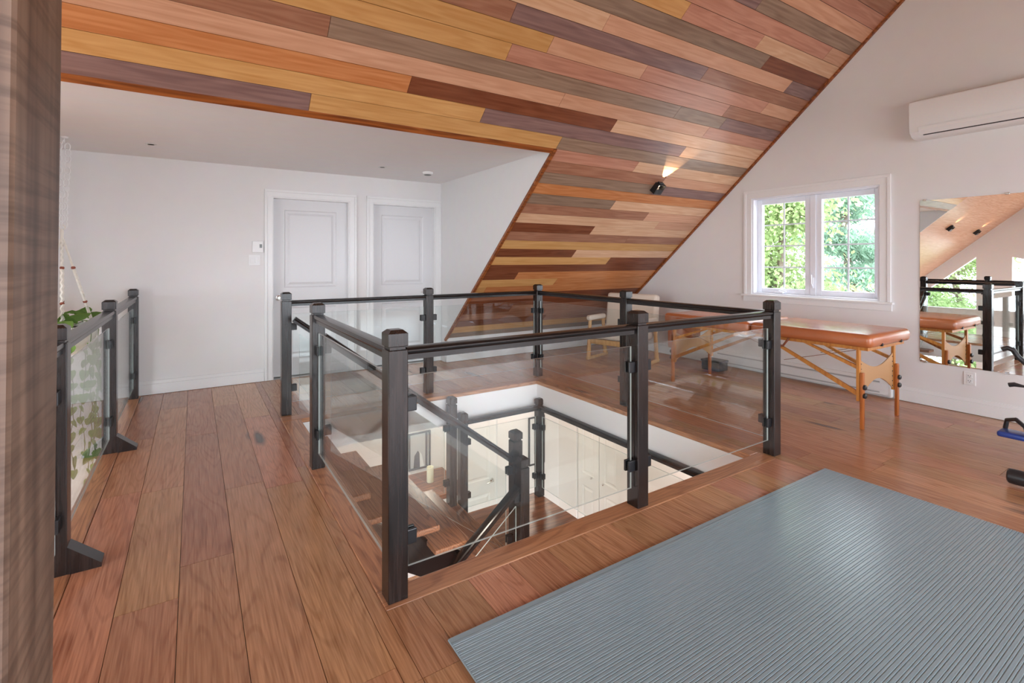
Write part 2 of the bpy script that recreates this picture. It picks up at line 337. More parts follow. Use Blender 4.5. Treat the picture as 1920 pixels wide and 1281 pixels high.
# joints measured on the ceiling: row -> [colour, joint pixel, colour, ...]; row 0 is the one above the dormer trim
ROWS = {0: ['V', (582, 187), 'H', (1052, 262), 'G'], 1: ['H', (909, 207), 'V', (1290, 272), 'L'], 2: ['O', (768, 158), 'D', (1151, 236), 'L'],
        3: ['T', (1054, 187), 'T', (1330, 240), 'P'], 4: ['B', (618, 46), 'G', (1266, 216), 'G', (1352, 236), 'V'], 5: ['T', (330, -60), 'H', (954, 98), 'P', (1357, 214), 'B'],
        6: ['H', (1030, 88), 'T', (1210, 131), 'P', (1440, 195), 'T'], 7: ['P', (640, -60), 'B', (960, 30), 'V', (1317, 144), 'B'], 8: ['L', (1138, 40), 'T', (1480, 160), 'V'],
        9: ['T', (1000, -40), 'G', (1426, 129), 'D'], 10: ['H', (1284, 25), 'P', (1420, 85), 'L'], 11: ['L', (1150, -40), 'P', (1542, 112), 'T'], 12: ['V', (1415, 20), 'G'],
        13: ['P', (1300, -60), 'T'], 14: ['B', (1526, 8), 'P'], 15: ['T', (1480, -40), 'B'], 16: ['G', (1400, -100), 'T'],
        -1: ['P', (1190, 316), 'L'], -2: ['B', (1240, 345), 'T'], -3: ['G', (1230, 352), 'V'], -4: ['O'], -5: ['G', (1147, 388), 'L'], -6: ['B', (1211, 407), 'T'], -7: ['L', (1230, 425), 'T'],
        -8: ['D', (1110, 433), 'L'], -9: ['B', (1175, 450), 'B'], -10: ['H'], -11: ['D', (1077, 475), 'L'], -12: ['H', (1140, 490), 'D'], -13: ['D'], -14: ['D', (968, 518), 'O'],
        -15: ['H', (1040, 530), 'O'], -16: ['H', (900, 560), 'O'], -17: ['B', (1000, 560), 'D'], -18: ['D'], -19: ['D', (960, 575), 'B'], -20: ['B'], -21: ['D', (1010, 610), 'B'], -22: ['H']}
rng = random.Random(11)
for k in range(-23, 19):
    yb, ya = SY - PW * k, SY - PW * (k + 1)          # lower edge, upper edge (y grows downhill)
    xmin = XC + 0.032 if k < 0 else -1.5; xmax = XG - 0.012
    if yb > 5.90: yb = 5.90
    if ya >= yb - 0.02: continue
    spec = ROWS.get(k, [rng.choice('TPHGBL')])
    xs = [xmin] + [min(max(sl_px(*p), xmin + 0.05), xmax - 0.05) for p in spec[1::2]] + [xmax]; cols = spec[0::2]
    segs = []
    for a, b, c in zip(xs, xs[1:], cols):
        segs.append((a, b, c))
    for a, b, c in segs:
        if b - a < 0.02: continue
        g = 0.0013
        MB().prism([sp(a + g, ya + g), sp(b - g, ya + g), sp(b - g, yb - g), sp(a + g, yb - g)], OUT * 0.014).build('plank', 'ceil_' + c, ceil)
# opposite slope behind the camera, with a flat dormer and window strip added to let in daylight
b2 = MB()
for x0, x1, y0, y1 in ((XW, XG, RY, -1.98), (XW, -1.5, -1.98, -4.3), (5.4, XG, -1.98, -4.3)):
    P = [Vector((x, y, zs(y))) for x, y in ((x0, y0), (x1, y0), (x1, y1), (x0, y1))]; b2.prism(P, (0, -0.05, 0.06))
tag(b2.build('ceiling', 'ceil_T'), 'rear slope of the plank ceiling behind the camera', 'ceiling', kind='structure')
tag(MB().box(-1.5, 5.4, -3.4, -1.95, CEIL, CEIL + 0.1).build('ceiling', 'ceiling_paint'), 'flat ceiling of the added rear dormer', 'ceiling', kind='structure')
m = MB()
for a in ((-1.5, -1.2), (0.9, 1.1), (3.0, 3.2), (5.2, 5.4)): m.box(*a, -3.4, -3.28, -0.05, CEIL)
m.box(-1.5, 5.4, -3.4, -3.28, -0.05, 0.25); m.box(-1.5, 5.4, -3.4, -3.28, 2.2, CEIL)
for x in (-1.5, 5.4): m.prism([(x, -1.95, zs(-1.95)), (x, -3.4, zs(-3.4)), (x, -3.4, CEIL), (x, -1.95, CEIL)], (0.03, 0, 0)); m.prism([(x, -3.4, -0.05), (x, -3.4, zs(-3.4)), (x, -3.28, zs(-3.28)), (x, -3.28, -0.05)], (0.03, 0, 0))
m.box(XW, -1.5, -4.3, -4.2, -0.05, 0.5); m.box(5.4, XG, -4.3, -4.2, -0.05, 0.5); m.box(XW, XL, -4.3, -4.2, ZLOW, -0.05)
tag(m.build('wall_front', 'wall_paint'), 'rear dormer wall with window strip added behind the camera for daylight', 'wall', kind='structure')

# wood trims at dormer edge, cheek edge, gable edge
t = MB().prism([(XD0, SY, zs(SY) - 0.004), (XD0, SY + 0.040, zs(SY + 0.040) + 0.000), (XD0, SY + 0.040, CEIL + 0.02), (XD0, SY, zs(SY) + 0.05)], (XC + 0.032 - XD0, 0, 0))
tag(t.build('trim_1', 'trim_wood'), 'thin honey wood trim along the dormer ceiling edge', 'trim', kind='structure')
t = MB().prism([sp(XC - 0.004, SY + 0.0, -0.010), sp(XC + 0.030, SY + 0.0, -0.010), sp(XC + 0.030, 5.905, -0.010), sp(XC - 0.004, 5.905, -0.010)], OUT * 0.03)
tag(t.build('trim_2', 'trim_wood'), 'slim wood trim down the sloping edge of the dormer side', 'trim', kind='structure')
t = MB().prism([sp(XG - 0.030, RY + 0.02, -0.022), sp(XG - 0.001, RY + 0.02, -0.022), sp(XG - 0.001, 5.90, -0.022), sp(XG - 0.030, 5.90, -0.022)], OUT * 0.04)
tag(t.build('trim_3', 'trim_wood'), 'reddish wood trim where the plank ceiling meets the window wall', 'trim', kind='structure')

# ---- gable wall with the window
WY0, WY1, WZ0, WZ1 = 2.122, 3.438, 0.936, 2.098
g = MB(); GX = (0.18, 0, 0)
def gp(pts, x=XG, d=GX): g.prism([(x, y, z) for y, z in pts], d)
gp([(WY1, -0.3), (5.99, -0.3), (5.99, zs(5.99) + 0.1), (WY1, zs(WY1) + 0.1)])
gp([(RY, -0.3), (WY0, -0.3), (WY0, zs(WY0) + 0.1), (RY, zs(RY) + 0.1)])
gp([(-4.3, -0.3), (RY, -0.3), (RY, zs(RY) + 0.1), (-4.3, zs(-4.3) + 0.1)])
gp([(WY0, -0.3), (WY1, -0.3), (WY1, WZ0), (WY0, WZ0)])
gp([(WY0, WZ1), (WY1, WZ1), (WY1, zs(WY1) + 0.1), (WY0, zs(WY0) + 0.1)])
tag(g.build('wall_right', 'wall_paint'), 'white gable wall with the double window and mirror', 'wall', kind='structure')
# ---- great-room gable: windows seen in the mirror, plus others added for daylight
g = MB()
bands = [(6.19, 5.40, None), (5.40, 4.15, 'T1'), (4.15, 3.50, None), (3.50, 2.25, 'T2'), (2.25, 1.9, None), (1.9, -0.3, 'B'), (-0.3, -0.6, None), (-0.6, -2.0, 'S'), (-2.0, -4.3, None)]
def q(y0, y1, z0, z1, z2, z3): g.prism([(XW, y0, z0), (XW, y1, z1), (XW, y1, z3), (XW, y0, z2)], (-0.15, 0, 0))
for a, b, kd in bands:
    ta, tb = zs(a) + 0.08, zs(b) + 0.08
    if a > RY > b: ta, tb = 4.7, 4.7
    lo = {'T1': (0.10, 0.10, 0.32, 1.44), 'T2': (0.10, 0.10, 1.44, 1.05), 'B': (0.1, 0.1, 3.1, 3.1), 'S': (0.1, 0.1, 1.9, 1.3)}.get(kd)
    q(a, b, -0.3, -0.3, *( (lo[0], lo[1]) if lo else (ta, tb)))
    if lo: q(a, b, lo[2], lo[3], ta, tb)
    if kd in ('T1', 'T2', 'B', 'S'): q(a, b, ZLOW, ZLOW, ZLOW + 0.3, ZLOW + 0.3)
    else: q(a, b, ZLOW, ZLOW, -0.3, -0.3)
g.prism([(XW, 1.9, 3.1), (XW, -0.3, 3.1), (XW, -0.3, zs(-0.3) + .08), (XW, RY, zs(RY) + .08), (XW, 1.9, zs(1.9) + .08)], (-0.15, 0, 0))
tag(g.build('wall_left', 'wall_paint'), 'white great-room gable wall with tall windows, some added for daylight', 'wall', kind='structure')

# ---- baseboards
def base(name, lab, *boxes):
    m = MB()
    for x0, x1, y0, y1, dx, dy in boxes:
        m.bbox(x0, x1, y0, y1, 0.002, 0.105, 0.003); m.bbox(x0 + (0.005 if dx > 0 else 0), x1 - (0.005 if dx < 0 else 0), y0 + (0.005 if dy else 0), y1, 0.105, 0.14, 0.003)
    tag(m.build(name, 'trim_paint'), lab, 'baseboard', kind='structure')
base('baseboard_back', 'white baseboard along the door wall', (XL, D1[0] - 0.085, YD - 0.016, YD, 0, 1), (D1[1] + 0.085, D2[0] - 0.085, YD - 0.016, YD, 0, 1))
base('baseboard_right', 'white baseboard of the gable wall', (XG - 0.017, XG, -4.2, 2.0, 1, 0), (XG - 0.017, XG, 3.98, YK - 0.02, 1, 0))

# ---- doors
def door(n, x0, x1, knob, lab):
    r = thing('door_%d' % n, lab, 'door', ((x0 + x1) / 2, YD, 0), kind='structure'); o = r.location
    y = YD + 0.085
    m = MB(o)
    zb = [0.012, 0.22, 0.80, 1.03, 1.93, DT - 0.012]; xb = [x0 + 0.012, x0 + 0.135, x1 - 0.135, x1 - 0.012]
    m.box(xb[0], xb[1], y, y + 0.035, zb[0], zb[5]); m.box(xb[2], xb[3], y, y + 0.035, zb[0], zb[5])
    for a, b in ((0, 1), (2, 3), (4, 5)): m.box(xb[1], xb[2], y, y + 0.035, zb[a], zb[b])
    slab = m.build('slab', 'door_paint', r)
    for a, b in ((1, 2), (3, 4)):
        m = MB(o); X0, X1, Z0, Z1 = xb[1], xb[2], zb[a], zb[b]
        ring = lambda i, d: [(X0 + i, y + d, Z0 + i), (X1 - i, y + d, Z0 + i), (X1 - i, y + d, Z1 - i), (X0 + i, y + d, Z1 - i)]
        v = ring(0, 0) + ring(0.012, 0.011) + ring(0.035, 0.011) + ring(0.06, 0.002)
        m.add(v, [(i * 4 + k, i * 4 + (k + 1) % 4, i * 4 + 4 + (k + 1) % 4, i * 4 + 4 + k) for i in range(3) for k in range(4)] + [(12, 13, 14, 15)])
        m.build('panel', 'door_paint', slab)
    c = 0.082
    for a in ((x0 - c, x0, 0.002, DT), (x1, x1 + c, 0.002, DT), (x0 - c, x1 + c, DT, DT + c)):
        m = MB(o); m.bbox(a[0], a[1], YD - 0.012, YD - 0.0005, a[2], a[3], 0.002)
        if a[1] == x0: m.bbox(a[0], a[0] + 0.028, YD - 0.022, YD - 0.011, a[2], a[3] + c - 0.028, 0.004)
        elif a[0] == x1: m.bbox(a[1] - 0.028, a[1], YD - 0.022, YD - 0.011, a[2], a[3] + c - 0.028, 0.004)
        else: m.bbox(a[0], a[1], YD - 0.022, YD - 0.011, a[3] - 0.028, a[3], 0.004)
        m.build('casing', 'trim_paint', r)
    m = MB(o); m.box(x0, x0 + 0.012, YD, YD + 0.15, 0, DT); m.box(x1 - 0.012, x1, YD, YD + 0.15, 0, DT); m.box(x0 + 0.012, x1 - 0.012, YD, YD + 0.15, DT - 0.012, DT); m.build('jamb', 'trim_paint', r)
    if knob == 'knob':
        kx = x0 + 0.075; m = MB(o); m.lathe((kx, y, 0.915), [(0.0, 0), (0.032, 0), (0.032, -0.008), (0.012, -0.012), (0.011, -0.03), (0.026, -0.042), (0.028, -0.055), (0.018, -0.066), (0, -0.068)], 20, 1); m.build('knob', 'nickel', r, True)
    else:
        kx = x1 - 0.075; m = MB(o); m.lathe((kx, y, 0.93), [(0, 0), (0.028, 0), (0.028, -0.008), (0.01, -0.012), (0.01, -0.05)], 16, 1); m.tube([(kx, y - 0.05, 0.93), (kx - 0.04, y - 0.055, 0.935), (kx - 0.11, y - 0.05, 0.925)], 0.008); m.build('lever_handle', 'nickel', r, True)
    return r
door(1, *D1, 'knob', 'left white two-panel door with round knob')
door(2, *D2, 'lever', 'right white two-panel door with lever handle')

# ---- window_1 in the gable wall
r = thing('window_1', 'white double casement window with grilles in the gable wall', 'window', (XG, (WY0 + WY1) / 2, WZ0), kind='structure'); o = r.location
c = 0.095
for a in ((WY0 - c, WY0, WZ0, WZ1), (WY1, WY1 + c, WZ0, WZ1), (WY0 - c, WY1 + c, WZ1, WZ1 + c)):
    m = MB(o); m.bbox(XG - 0.014, XG - 0.0005, *a, 0.002)
    if a[1] == WY0: m.bbox(XG - 0.022, XG - 0.013, a[0], a[0] + 0.03, a[2], a[3] + c - 0.03, 0.003)
    elif a[0] == WY1: m.bbox(XG - 0.022, XG - 0.013, a[1] - 0.03, a[1], a[2], a[3] + c - 0.03, 0.003)
    else: m.bbox(XG - 0.022, XG - 0.013, a[0], a[1], a[3] - 0.03, a[3], 0.003)
    m.build('casing', 'trim_paint', r)
MB(o).bbox(XG - 0.05, XG + 0.10, WY0 - c - 0.025, WY1 + c + 0.025, WZ0 - 0.022, WZ0, 0.004).build('sill', 'trim_paint', r)
MB(o).bbox(XG - 0.018, XG, WY0 - c - 0.01, WY1 + c + 0.01, WZ0 - 0.088, WZ0 - 0.022, 0.004).build('apron', 'trim_paint', r)
jb = MB(o); jx = (XG, XG + 0.17)
jb.box(*jx, WY0, WY0 + 0.02, WZ0, WZ1); jb.box(*jx, WY1 - 0.02, WY1, WZ0, WZ1); jb.box(*jx, WY0 + 0.02, WY1 - 0.02, WZ1 - 0.02, WZ1); jb.box(*jx, WY0 + 0.02, WY1 - 0.02, WZ0, WZ0 + 0.02); jb.build('frame', 'vinyl', r)
ymid = (WY0 + WY1) / 2
MB(o).bbox(XG + 0.075, XG + 0.16, ymid - 0.03, ymid + 0.03, WZ0 + 0.02, WZ1 - 0.02, 0.004).build('mullion', 'vinyl', r)
for y0, y1 in ((ymid + 0.03, WY1 - 0.02), (WY0 + 0.02, ymid - 0.03)):
    z0, z1 = WZ0 + 0.02, WZ1 - 0.02; f = 0.058; m = MB(o); X = (XG + 0.085, XG + 0.135)
    m.bbox(*X, y0, y0 + f, z0, z1, 0.004); m.bbox(*X, y1 - f, y1, z0, z1, 0.004); m.bbox(*X, y0 + f, y1 - f, z0, z0 + f, 0.004); m.bbox(*X, y0 + f, y1 - f, z1 - f, z1, 0.004)
    sash = m.build('sash', 'vinyl', r)
    MB(o).box(XG + 0.108, XG + 0.112, y0 + f - 0.005, y1 - f + 0.005, z0 + f - 0.005, z1 - f + 0.005).build('pane', 'window_glass', sash)
    MB(o).box(XG + 0.113, XG + 0.119, (y0 + y1) / 2 - 0.008, (y0 + y1) / 2 + 0.008, z0 + f, z1 - f).build('muntin', 'vinyl', sash)
    for k in (1, 2, 3):
        zz = z0 + f + (z1 - z0 - 2 * f) * k / 4; MB(o).box(XG + 0.1131, XG + 0.1189, y0 + f, y1 - f, zz - 0.008, zz + 0.008).build('muntin', 'vinyl', sash)
m = MB(o); yc = ymid + 0.36; m.bbox(XG + 0.04, XG + 0.085, yc - 0.05, yc + 0.05, WZ0 + 0.022, WZ0 + 0.045, 0.004); m.tube([(XG + 0.05, yc, WZ0 + 0.045), (XG + 0.04, yc - 0.03, WZ0 + 0.06), (XG + 0.04, yc - 0.09, WZ0 + 0.05)], 0.008); m.build('crank', 'vinyl', r, True)
m = MB(o); m.bbox(XG + 0.068, XG + 0.086, ymid - 0.012, ymid + 0.012, WZ0 + 0.10, WZ0 + 0.22, 0.004); m.tube([(XG + 0.07, ymid, WZ0 + 0.12), (XG + 0.045, ymid, WZ0 + 0.15), (XG + 0.05, ymid + 0.005, WZ0 + 0.25)], 0.007); m.build('lock_lever', 'vinyl', r, True)

# ---- storey below and stair landing
lf = MB(); lf.box(XW, 4.9, -4.2, YD, ZLOW - 0.05, ZLOW)
tag(lf.build('floor', 'floor_oak'), 'wood floor of the storey below', 'floor', kind='structure')
lw = MB(); lw.box(XL, 2.86, YD, YD + 0.12, ZLOW, -0.3); lw.box(3.72, 4.97, YD, YD + 0.12, ZLOW, -0.3); lw.box(2.86, 3.72, YD, YD + 0.12, ZLOW + 2.03, -0.3)
tag(lw.build('wall_lower_back', 'lower_paint'), 'cream wall with a door on the storey below', 'wall', kind='structure')
lw = MB(); lw.box(4.85, 4.97, 5.62, YD, ZLOW, -0.3); lw.box(4.85, 4.97, -4.2, 4.70, ZLOW, -0.3); lw.box(4.85, 4.97, 4.70, 5.62, ZLOW + 2.05, -0.3); lw.box(4.99, 5.0, 4.5, 5.8, ZLOW, -0.3)
tag(lw.build('wall_lower_right', 'lower_paint'), 'cream closet wall on the storey below', 'wall', kind='structure')
def panel_door(name, lab, axis, pos, a0, a1, z0, z1, rails, knob, n=None):
    """flat panelled leaf; axis 0 = leaf in the plane X=pos facing -X, axis 1 = in Y=pos facing -Y"""
    r = thing(name, lab, 'door', (pos, (a0 + a1) / 2, z0) if axis == 0 else ((a0 + a1) / 2, pos, z0), kind='structure'); o = r.location
    T = (lambda a, d, z: (pos + d, a, z)) if axis == 0 else (lambda a, d, z: (a, pos + d, z))
    def bx(m, p0, p1, d0, d1, q0, q1):
        m.box(*((pos + d0, pos + d1, p0, p1) if axis == 0 else (p0, p1, pos + d0, pos + d1)), q0, q1)
    m = MB(o); s = 0.1; bx(m, a0, a0 + s, 0, 0.035, z0, z1); bx(m, a1 - s, a1, 0, 0.035, z0, z1)
    for q0, q1 in rails: bx(m, a0 + s, a1 - s, 0, 0.035, z0 + q0, z0 + q1)
    leaf = m.build('slab', 'lower_trim', r)
    for (p, q0), (q1, w) in zip(rails, rails[1:]):
        m = MB(o); A0, A1, Z0, Z1 = a0 + s, a1 - s, z0 + q0, z0 + q1
        ring = lambda i, d: [T(A0 + i, d, Z0 + i), T(A1 - i, d, Z0 + i), T(A1 - i, d, Z1 - i), T(A0 + i, d, Z1 - i)]
        v = ring(0, 0) + ring(0.012, 0.012) + ring(0.03, 0.012) + ring(0.055, 0.002)
        m.add(v, [(i * 4 + k, i * 4 + (k + 1) % 4, i * 4 + 4 + (k + 1) % 4, i * 4 + 4 + k) for i in range(3) for k in range(4)] + [(12, 13, 14, 15)]); m.build('panel', 'lower_trim', leaf)
    ka, kz, kind = knob; m = MB(o)
    if kind == 'lever': m.lathe(T(ka, 0, z0 + kz), [(0, 0), (0.028, 0), (0.028, -0.008), (0.01, -0.012), (0.01, -0.05)], 14, axis); m.tube([T(ka, -0.05, z0 + kz), T(ka - 0.05, -0.055, z0 + kz), T(ka - 0.11, -0.05, z0 + kz - 0.01)], 0.008)
    else: m.lathe(T(ka, 0, z0 + kz), [(0, 0), (0.008, 0), (0.008, -0.015), (0.016, -0.022), (0.014, -0.034), (0, -0.037)], 14, axis)
    m.build('handle', 'nickel', r, True); return r
mat('lower_trim', (0.82, 0.79, 0.74), 0.4)
panel_door('door_3', 'cream panelled door with lever handle on the storey below', 1, YD + 0.03, 2.87, 3.71, ZLOW + 0.01, ZLOW + 2.02, [(0, 0.22), (0.78, 0.98), (1.88, 2.01)], (3.64, 0.95, 'lever'))
RL = [(0, 0.2), (0.80, 0.98), (1.88, 2.03)]
panel_door('door_4', 'far leaf of the cream closet doors on the storey below', 0, 4.88, 5.165, 5.61, ZLOW + 0.01, ZLOW + 2.04, RL, (5.30, 0.97, 'knob'))
panel_door('door_5', 'near leaf of the cream closet doors on the storey below', 0, 4.88, 4.71, 5.155, ZLOW + 0.01, ZLOW + 2.04, RL, (5.06, 0.97, 'knob'))
ld = thing('floor', 'wooden stair landing of boards between the two flights', 'landing', (2.18, OY0, ZL), kind='structure'); o = ld.location
MB(o).box(2.185, 3.245, OY0, 4.43, ZL - 0.2, ZL - 0.021).build('joist_box', 'dark_gap', ld)
y = OY0
while y < 4.43 - 0.01:
    e2 = min(y + 0.13, 4.43); MB(o).box(2.18, 3.25, y + 0.001, e2 - 0.001, ZL - 0.02, ZL).build('plank', 'tread_x', ld); y = e2

# ================================================================ RAILINGS
H = 1.06
def post_meshes():
    h = W / 2
    m = MB(); m.bbox(-h, h, -h, h, 0, 0.990, 0.0035, 2); m.box(-h + 0.008, h - 0.008, -h + 0.008, h - 0.008, 0.985, 1.006)
    b = m.build('post', 'dark_post'); bme = b.data; bpy.data.objects.remove(b)
    m = MB(); bv = 0.012; z = 1.002
    ring = lambda r, zz: [(-r, -r, zz), (r, -r, zz), (r, r, zz), (-r, r, zz)]
    v = ring(h - 0.003, z) + ring(h, z + 0.003) + ring(h, H - 0.006) + ring(h - 0.016, H + 0.008)
    m.add(v, [(3, 2, 1, 0)] + [(i * 4 + k, i * 4 + (k + 1) % 4, i * 4 + 4 + (k + 1) % 4, i * 4 + 4 + k) for i in range(3) for k in range(4)] + [(12, 13, 14, 15)])
    c = m.build('cap', 'dark_post'); cme = c.data; bpy.data.objects.remove(c)
    m = MB()                                                      # clamp on the +X face: two plates gripping the glass
    m.bbox(h - 0.002, h + 0.046, -0.021, -0.006, -0.03, 0.03, 0.004); m.bbox(h - 0.002, h + 0.046, 0.006, 0.021, -0.03, 0.03, 0.004); m.box(h - 0.002, h + 0.012, -0.008, 0.008, -0.028, 0.028)
    k = m.build('clamp', 'black_metal'); kme = k.data; bpy.data.objects.remove(k)
    return bme, cme, kme
PB, PCAP, PK = post_meshes()
def post(root, cx, cy, z=0.0, sides='', heights=(0.23, 0.765)):
    o = bpy.data.objects.new('post', PB); C.objects.link(o); o.parent = root; o.location = Vector((cx, cy, z)) - root.location
    c = bpy.data.objects.new('cap', PCAP); C.objects.link(c); c.parent = o
    for s in sides:
        a = {'E': 0, 'N': 90, 'W': 180, 'S': 270}[s]
        for hh in heights:
            k = bpy.data.objects.new('clamp', PK); C.objects.link(k); k.parent = o; k.location = (0, 0, hh); k.rotation_euler = (0, 0, R(a))
    return o
PROF = [(-0.026, -0.025), (0.026, -0.025), (0.026, -0.004), (0.031, 0.0), (0.034, 0.008), (0.034, 0.014), (0.028, 0.022), (0.016, 0.025), (-0.016, 0.025), (-0.028, 0.022), (-0.034, 0.014), (-0.034, 0.008), (-0.031, 0.0), (-0.026, -0.004)]
def rail(root, a, b, m):
    a = Vector(a); b = Vector(b); t = (b - a).normalized(); s = t.cross(Vector((0, 0, 1))).normalized(); u = s.cross(t)
    return MB(root.location).prism([a + s * p + u * q for p, q in PROF], b - a).build('handrail', m, root, True)
ZR = 0.970; G0, G1 = 0.105, 0.876
def gpane(pts, d, root):
    g_ = MB(root.location).prism(pts, d).build('glass_panel', 'rail_glass', root); me = g_.data; me.materials.append(MATS['glass_edge'])
    ar = max(p.area for p in me.polygons)
    for p in me.polygons: p.material_index = 0 if p.area > 0.5 * ar else 1
    return g_
def pane(root, x0, x1, y0, y1, z0=G0, z1=G1): 
    if x1 - x0 > y1 - y0: return gpane([(x0, y0, z0), (x1, y0, z0), (x1, y0, z1), (x0, y0, z1)], (0, y1 - y0, 0), root)
    return gpane([(x0, y0, z0), (x0, y1, z0), (x0, y1, z1), (x0, y0, z1)], (x1 - x0, 0, 0), root)
hw = W / 2; gt = 0.005
def span_x(root, xa, xb, y, z=0.0):
    rail(root, (xa + hw, y, ZR + z), (xb - hw, y, ZR + z), 'dark_rail_x'); pane(root, xa + hw + 0.014, xb - hw - 0.014, y - gt, y + gt, G0 + z, G1 + z)
def span_y(root, ya, yb, x, z=0.0):
    rail(root, (x, ya + hw, ZR + z), (x, yb - hw, ZR + z), 'dark_rail_y'); pane(root, x - gt, x + gt, ya + hw + 0.014, yb - hw - 0.014, G0 + z, G1 + z)
xl, xr, yf, yb_ = UL + hw, UR + hw, VF + hw, VB + hw
x3, x7, y2, y6 = 2.028 + hw, 1.981 + hw, 3.296 + hw, 3.201 + hw
r = thing('glass_railing', 'front glass stair railing, nearest the ribbed grey mat', 'railing', (xl, yf, 0), 'glass railings round the stair opening')
post(r, xl, yf, sides='EN'); post(r, x3, yf, sides='WE'); post(r, xr, yf, sides='WN'); span_x(r, xl, x3, yf); span_x(r, x3, xr, yf)
r = thing('glass_railing', 'short glass stair railing beside the left walkway boards', 'railing', (xl, y2, 0), 'glass railings round the stair opening')
post(r, xl, y2, sides='SE'); span_y(r, yf, y2, xl)
r = thing('glass_railing', 'far glass stair railing, in front of the two white doors', 'railing', (x7, yb_, 0), 'glass railings round the stair opening')
post(r, xl, yb_, sides='E'); post(r, x7, yb_, sides='WE'); post(r, xr, yb_, sides='WS'); span_x(r, xl, x7, yb_); span_x(r, x7, xr, yb_)
r = thing('glass_railing', 'glass stair railing on the side towards the massage table', 'railing', (xr, y6, 0), 'glass railings round the stair opening')
post(r, xr, y6, sides='SN'); span_y(r, yf, y6, xr); span_y(r, y6, yb_, xr)
# left railing with braced feet, over the void
xa = -0.458 - hw
r = thing('glass_railing', 'glass railing with braced posts at the left floor edge by the hanging plant', 'railing', (xa, 2.79, 0))
yy = (1.2, 2.753 + hw, 4.322 + hw, 5.945)
for i, y in enumerate(yy):
    p = post(r, xa, y, sides='SN' if 0 < i < 3 else ('N' if i == 0 else 'S'))
    if i in (1, 2):
        k = MB().prism([(hw, -hw, 0), (hw + 0.115, -hw, 0), (hw + 0.115, -hw, 0.018), (hw, -hw, 0.118)], (0, W, 0)).build('foot_brace', 'dark_post', p)
for a, b in zip(yy, yy[1:]): span_y(r, a, b, xa)

# ---- flight down to the landing: treads, stringers, sloping rails
st = thing('staircase', 'open wooden stair flight descending from the walkway to the landing', 'staircase', (OX0, 3.9, ZL)); o = st.location
RUN, RIS = 0.247, 0.1772
SY0, SY1 = 3.172, 4.405
for k in range(1, 7):
    xk = 0.705 + RUN * (k - 1)
    MB(o).bbox(max(xk, OX0 + 0.002) if k == 1 else xk, xk + 0.280, SY0, SY1, -RIS * k - 0.042, -RIS * k, 0.010, 3).build('tread', 'tread_oak', st)
for y in (SY0 + 0.16, SY1 - 0.2):
    MB(o).prism([(OX0 + 0.004, y, -0.30), (OX0 + 0.004, y, -0.56), (2.14, y, ZL - 0.19), (2.176, y, ZL - 0.19), (2.176, y, ZL + 0.10)], (0, 0.045, 0)).build('stringer', 'dark_rail_x', st)
NXA = 2.150                                                        # lower newels
def slope_pane(root, x0, x1, y, za, zb, lo, hi):
    gpane([(x0, y - gt, za + lo), (x1, y - gt, zb + lo), (x1, y - gt, zb + hi), (x0, y - gt, za + hi)], (0, 2 * gt, 0), root)
def descend(lab, y, nz, ny):
    r = thing('stair_railing', lab, 'railing', (NXA, ny, nz))
    post(r, NXA, ny, nz, sides='W')
    a = (xl + hw + 0.002, y, 0.845); b = (NXA - hw + 0.004, ny, nz + 0.845)
    rail(r, a, b, 'dark_rail_x')
    slope_pane(r, a[0] + 0.03, b[0] - 0.014, (y + ny) / 2, a[2] - 0.02, b[2] - 0.02, -0.72, -0.10)
    return r
descend('sloping stair railing on the near side of the upper flight', y2, ZL + 0.177, 3.215)
descend('sloping stair railing on the far side of the upper flight', 4.46, ZL + 0.177, 4.345)
# landing guard and lower flight
GXR, GYB = 3.183 + hw, 4.327 + hw - 0.02
r = thing('glass_railing', 'lower glass guard on the far and closet sides of the stair landing', 'railing', (GXR, GYB, ZL))
post(r, 2.232 + hw, GYB, ZL, sides='E'); post(r, GXR, GYB, ZL, sides='WS'); post(r, GXR, 2.02, ZL, sides='N')
span_x(r, 2.232 + hw, GXR, GYB, ZL); span_y(r, 2.02, GYB, GXR, ZL)
st2 = thing('staircase', 'lower wooden stair flight going down from the landing', 'staircase', (2.24, 2.6, ZLOW)); o = st2.location
for k in range(1, 8):
    xk = 2.20 - RUN * k
    MB(o).bbox(xk - 0.02, xk + 0.248, 1.98, 3.06, ZL - 0.192 * k - 0.042, ZL - 0.192 * k, 0.010, 3).build('tread', 'red_tread', st2)
    MB(o).box(xk + 0.228, xk + 0.244, 2.0, 3.04, ZL - 0.192 * k, ZL - 0.192 * (k - 1) - 0.043).build('riser', 'red_tread', st2)
MB(o).prism([(2.17, 3.065, ZL - 0.02), (2.17, 3.065, ZL - 0.36), (0.40, 3.065, ZLOW + 0.004), (0.40, 3.065, ZLOW + 0.1)], (0, 0.03, 0)).build('stringer', 'dark_rail_x', st2)
r = thing('stair_railing', 'sloping stair railing of the lower flight below the landing', 'railing', (2.150, 3.120, ZL))
post(r, 2.150, 3.120, ZL, sides='W')
a = Vector((2.150 - hw, 3.120, ZL + 0.84)); b = Vector((0.6, 3.120, ZL + 0.84 - (2.150 - hw - 0.6) * 0.775)); rail(r, b, a, 'dark_rail_x')
gpane([(2.09, 3.120 - gt, ZL + 0.10), (2.09, 3.120 - gt, ZL + 0.70), (0.7, 3.120 - gt, ZL + 0.70 - 1.08), (0.7, 3.120 - gt, ZL + 0.10 - 1.08)], (0, 2 * gt, 0), r)

# ---- big timber post beside the camera
r = thing('timber_post', 'rough-sawn dark timber post at the left edge of the picture', 'post', (-0.2845, 0.81, 0))
m = MB(); m.bbox(-0.11, 0.11, -0.11, 0.11, 0.0, 4.78, 0.010, 2); p = m.build('shaft', 'beam_saw', r)
p.rotation_euler = (0, R(0.59), 0)

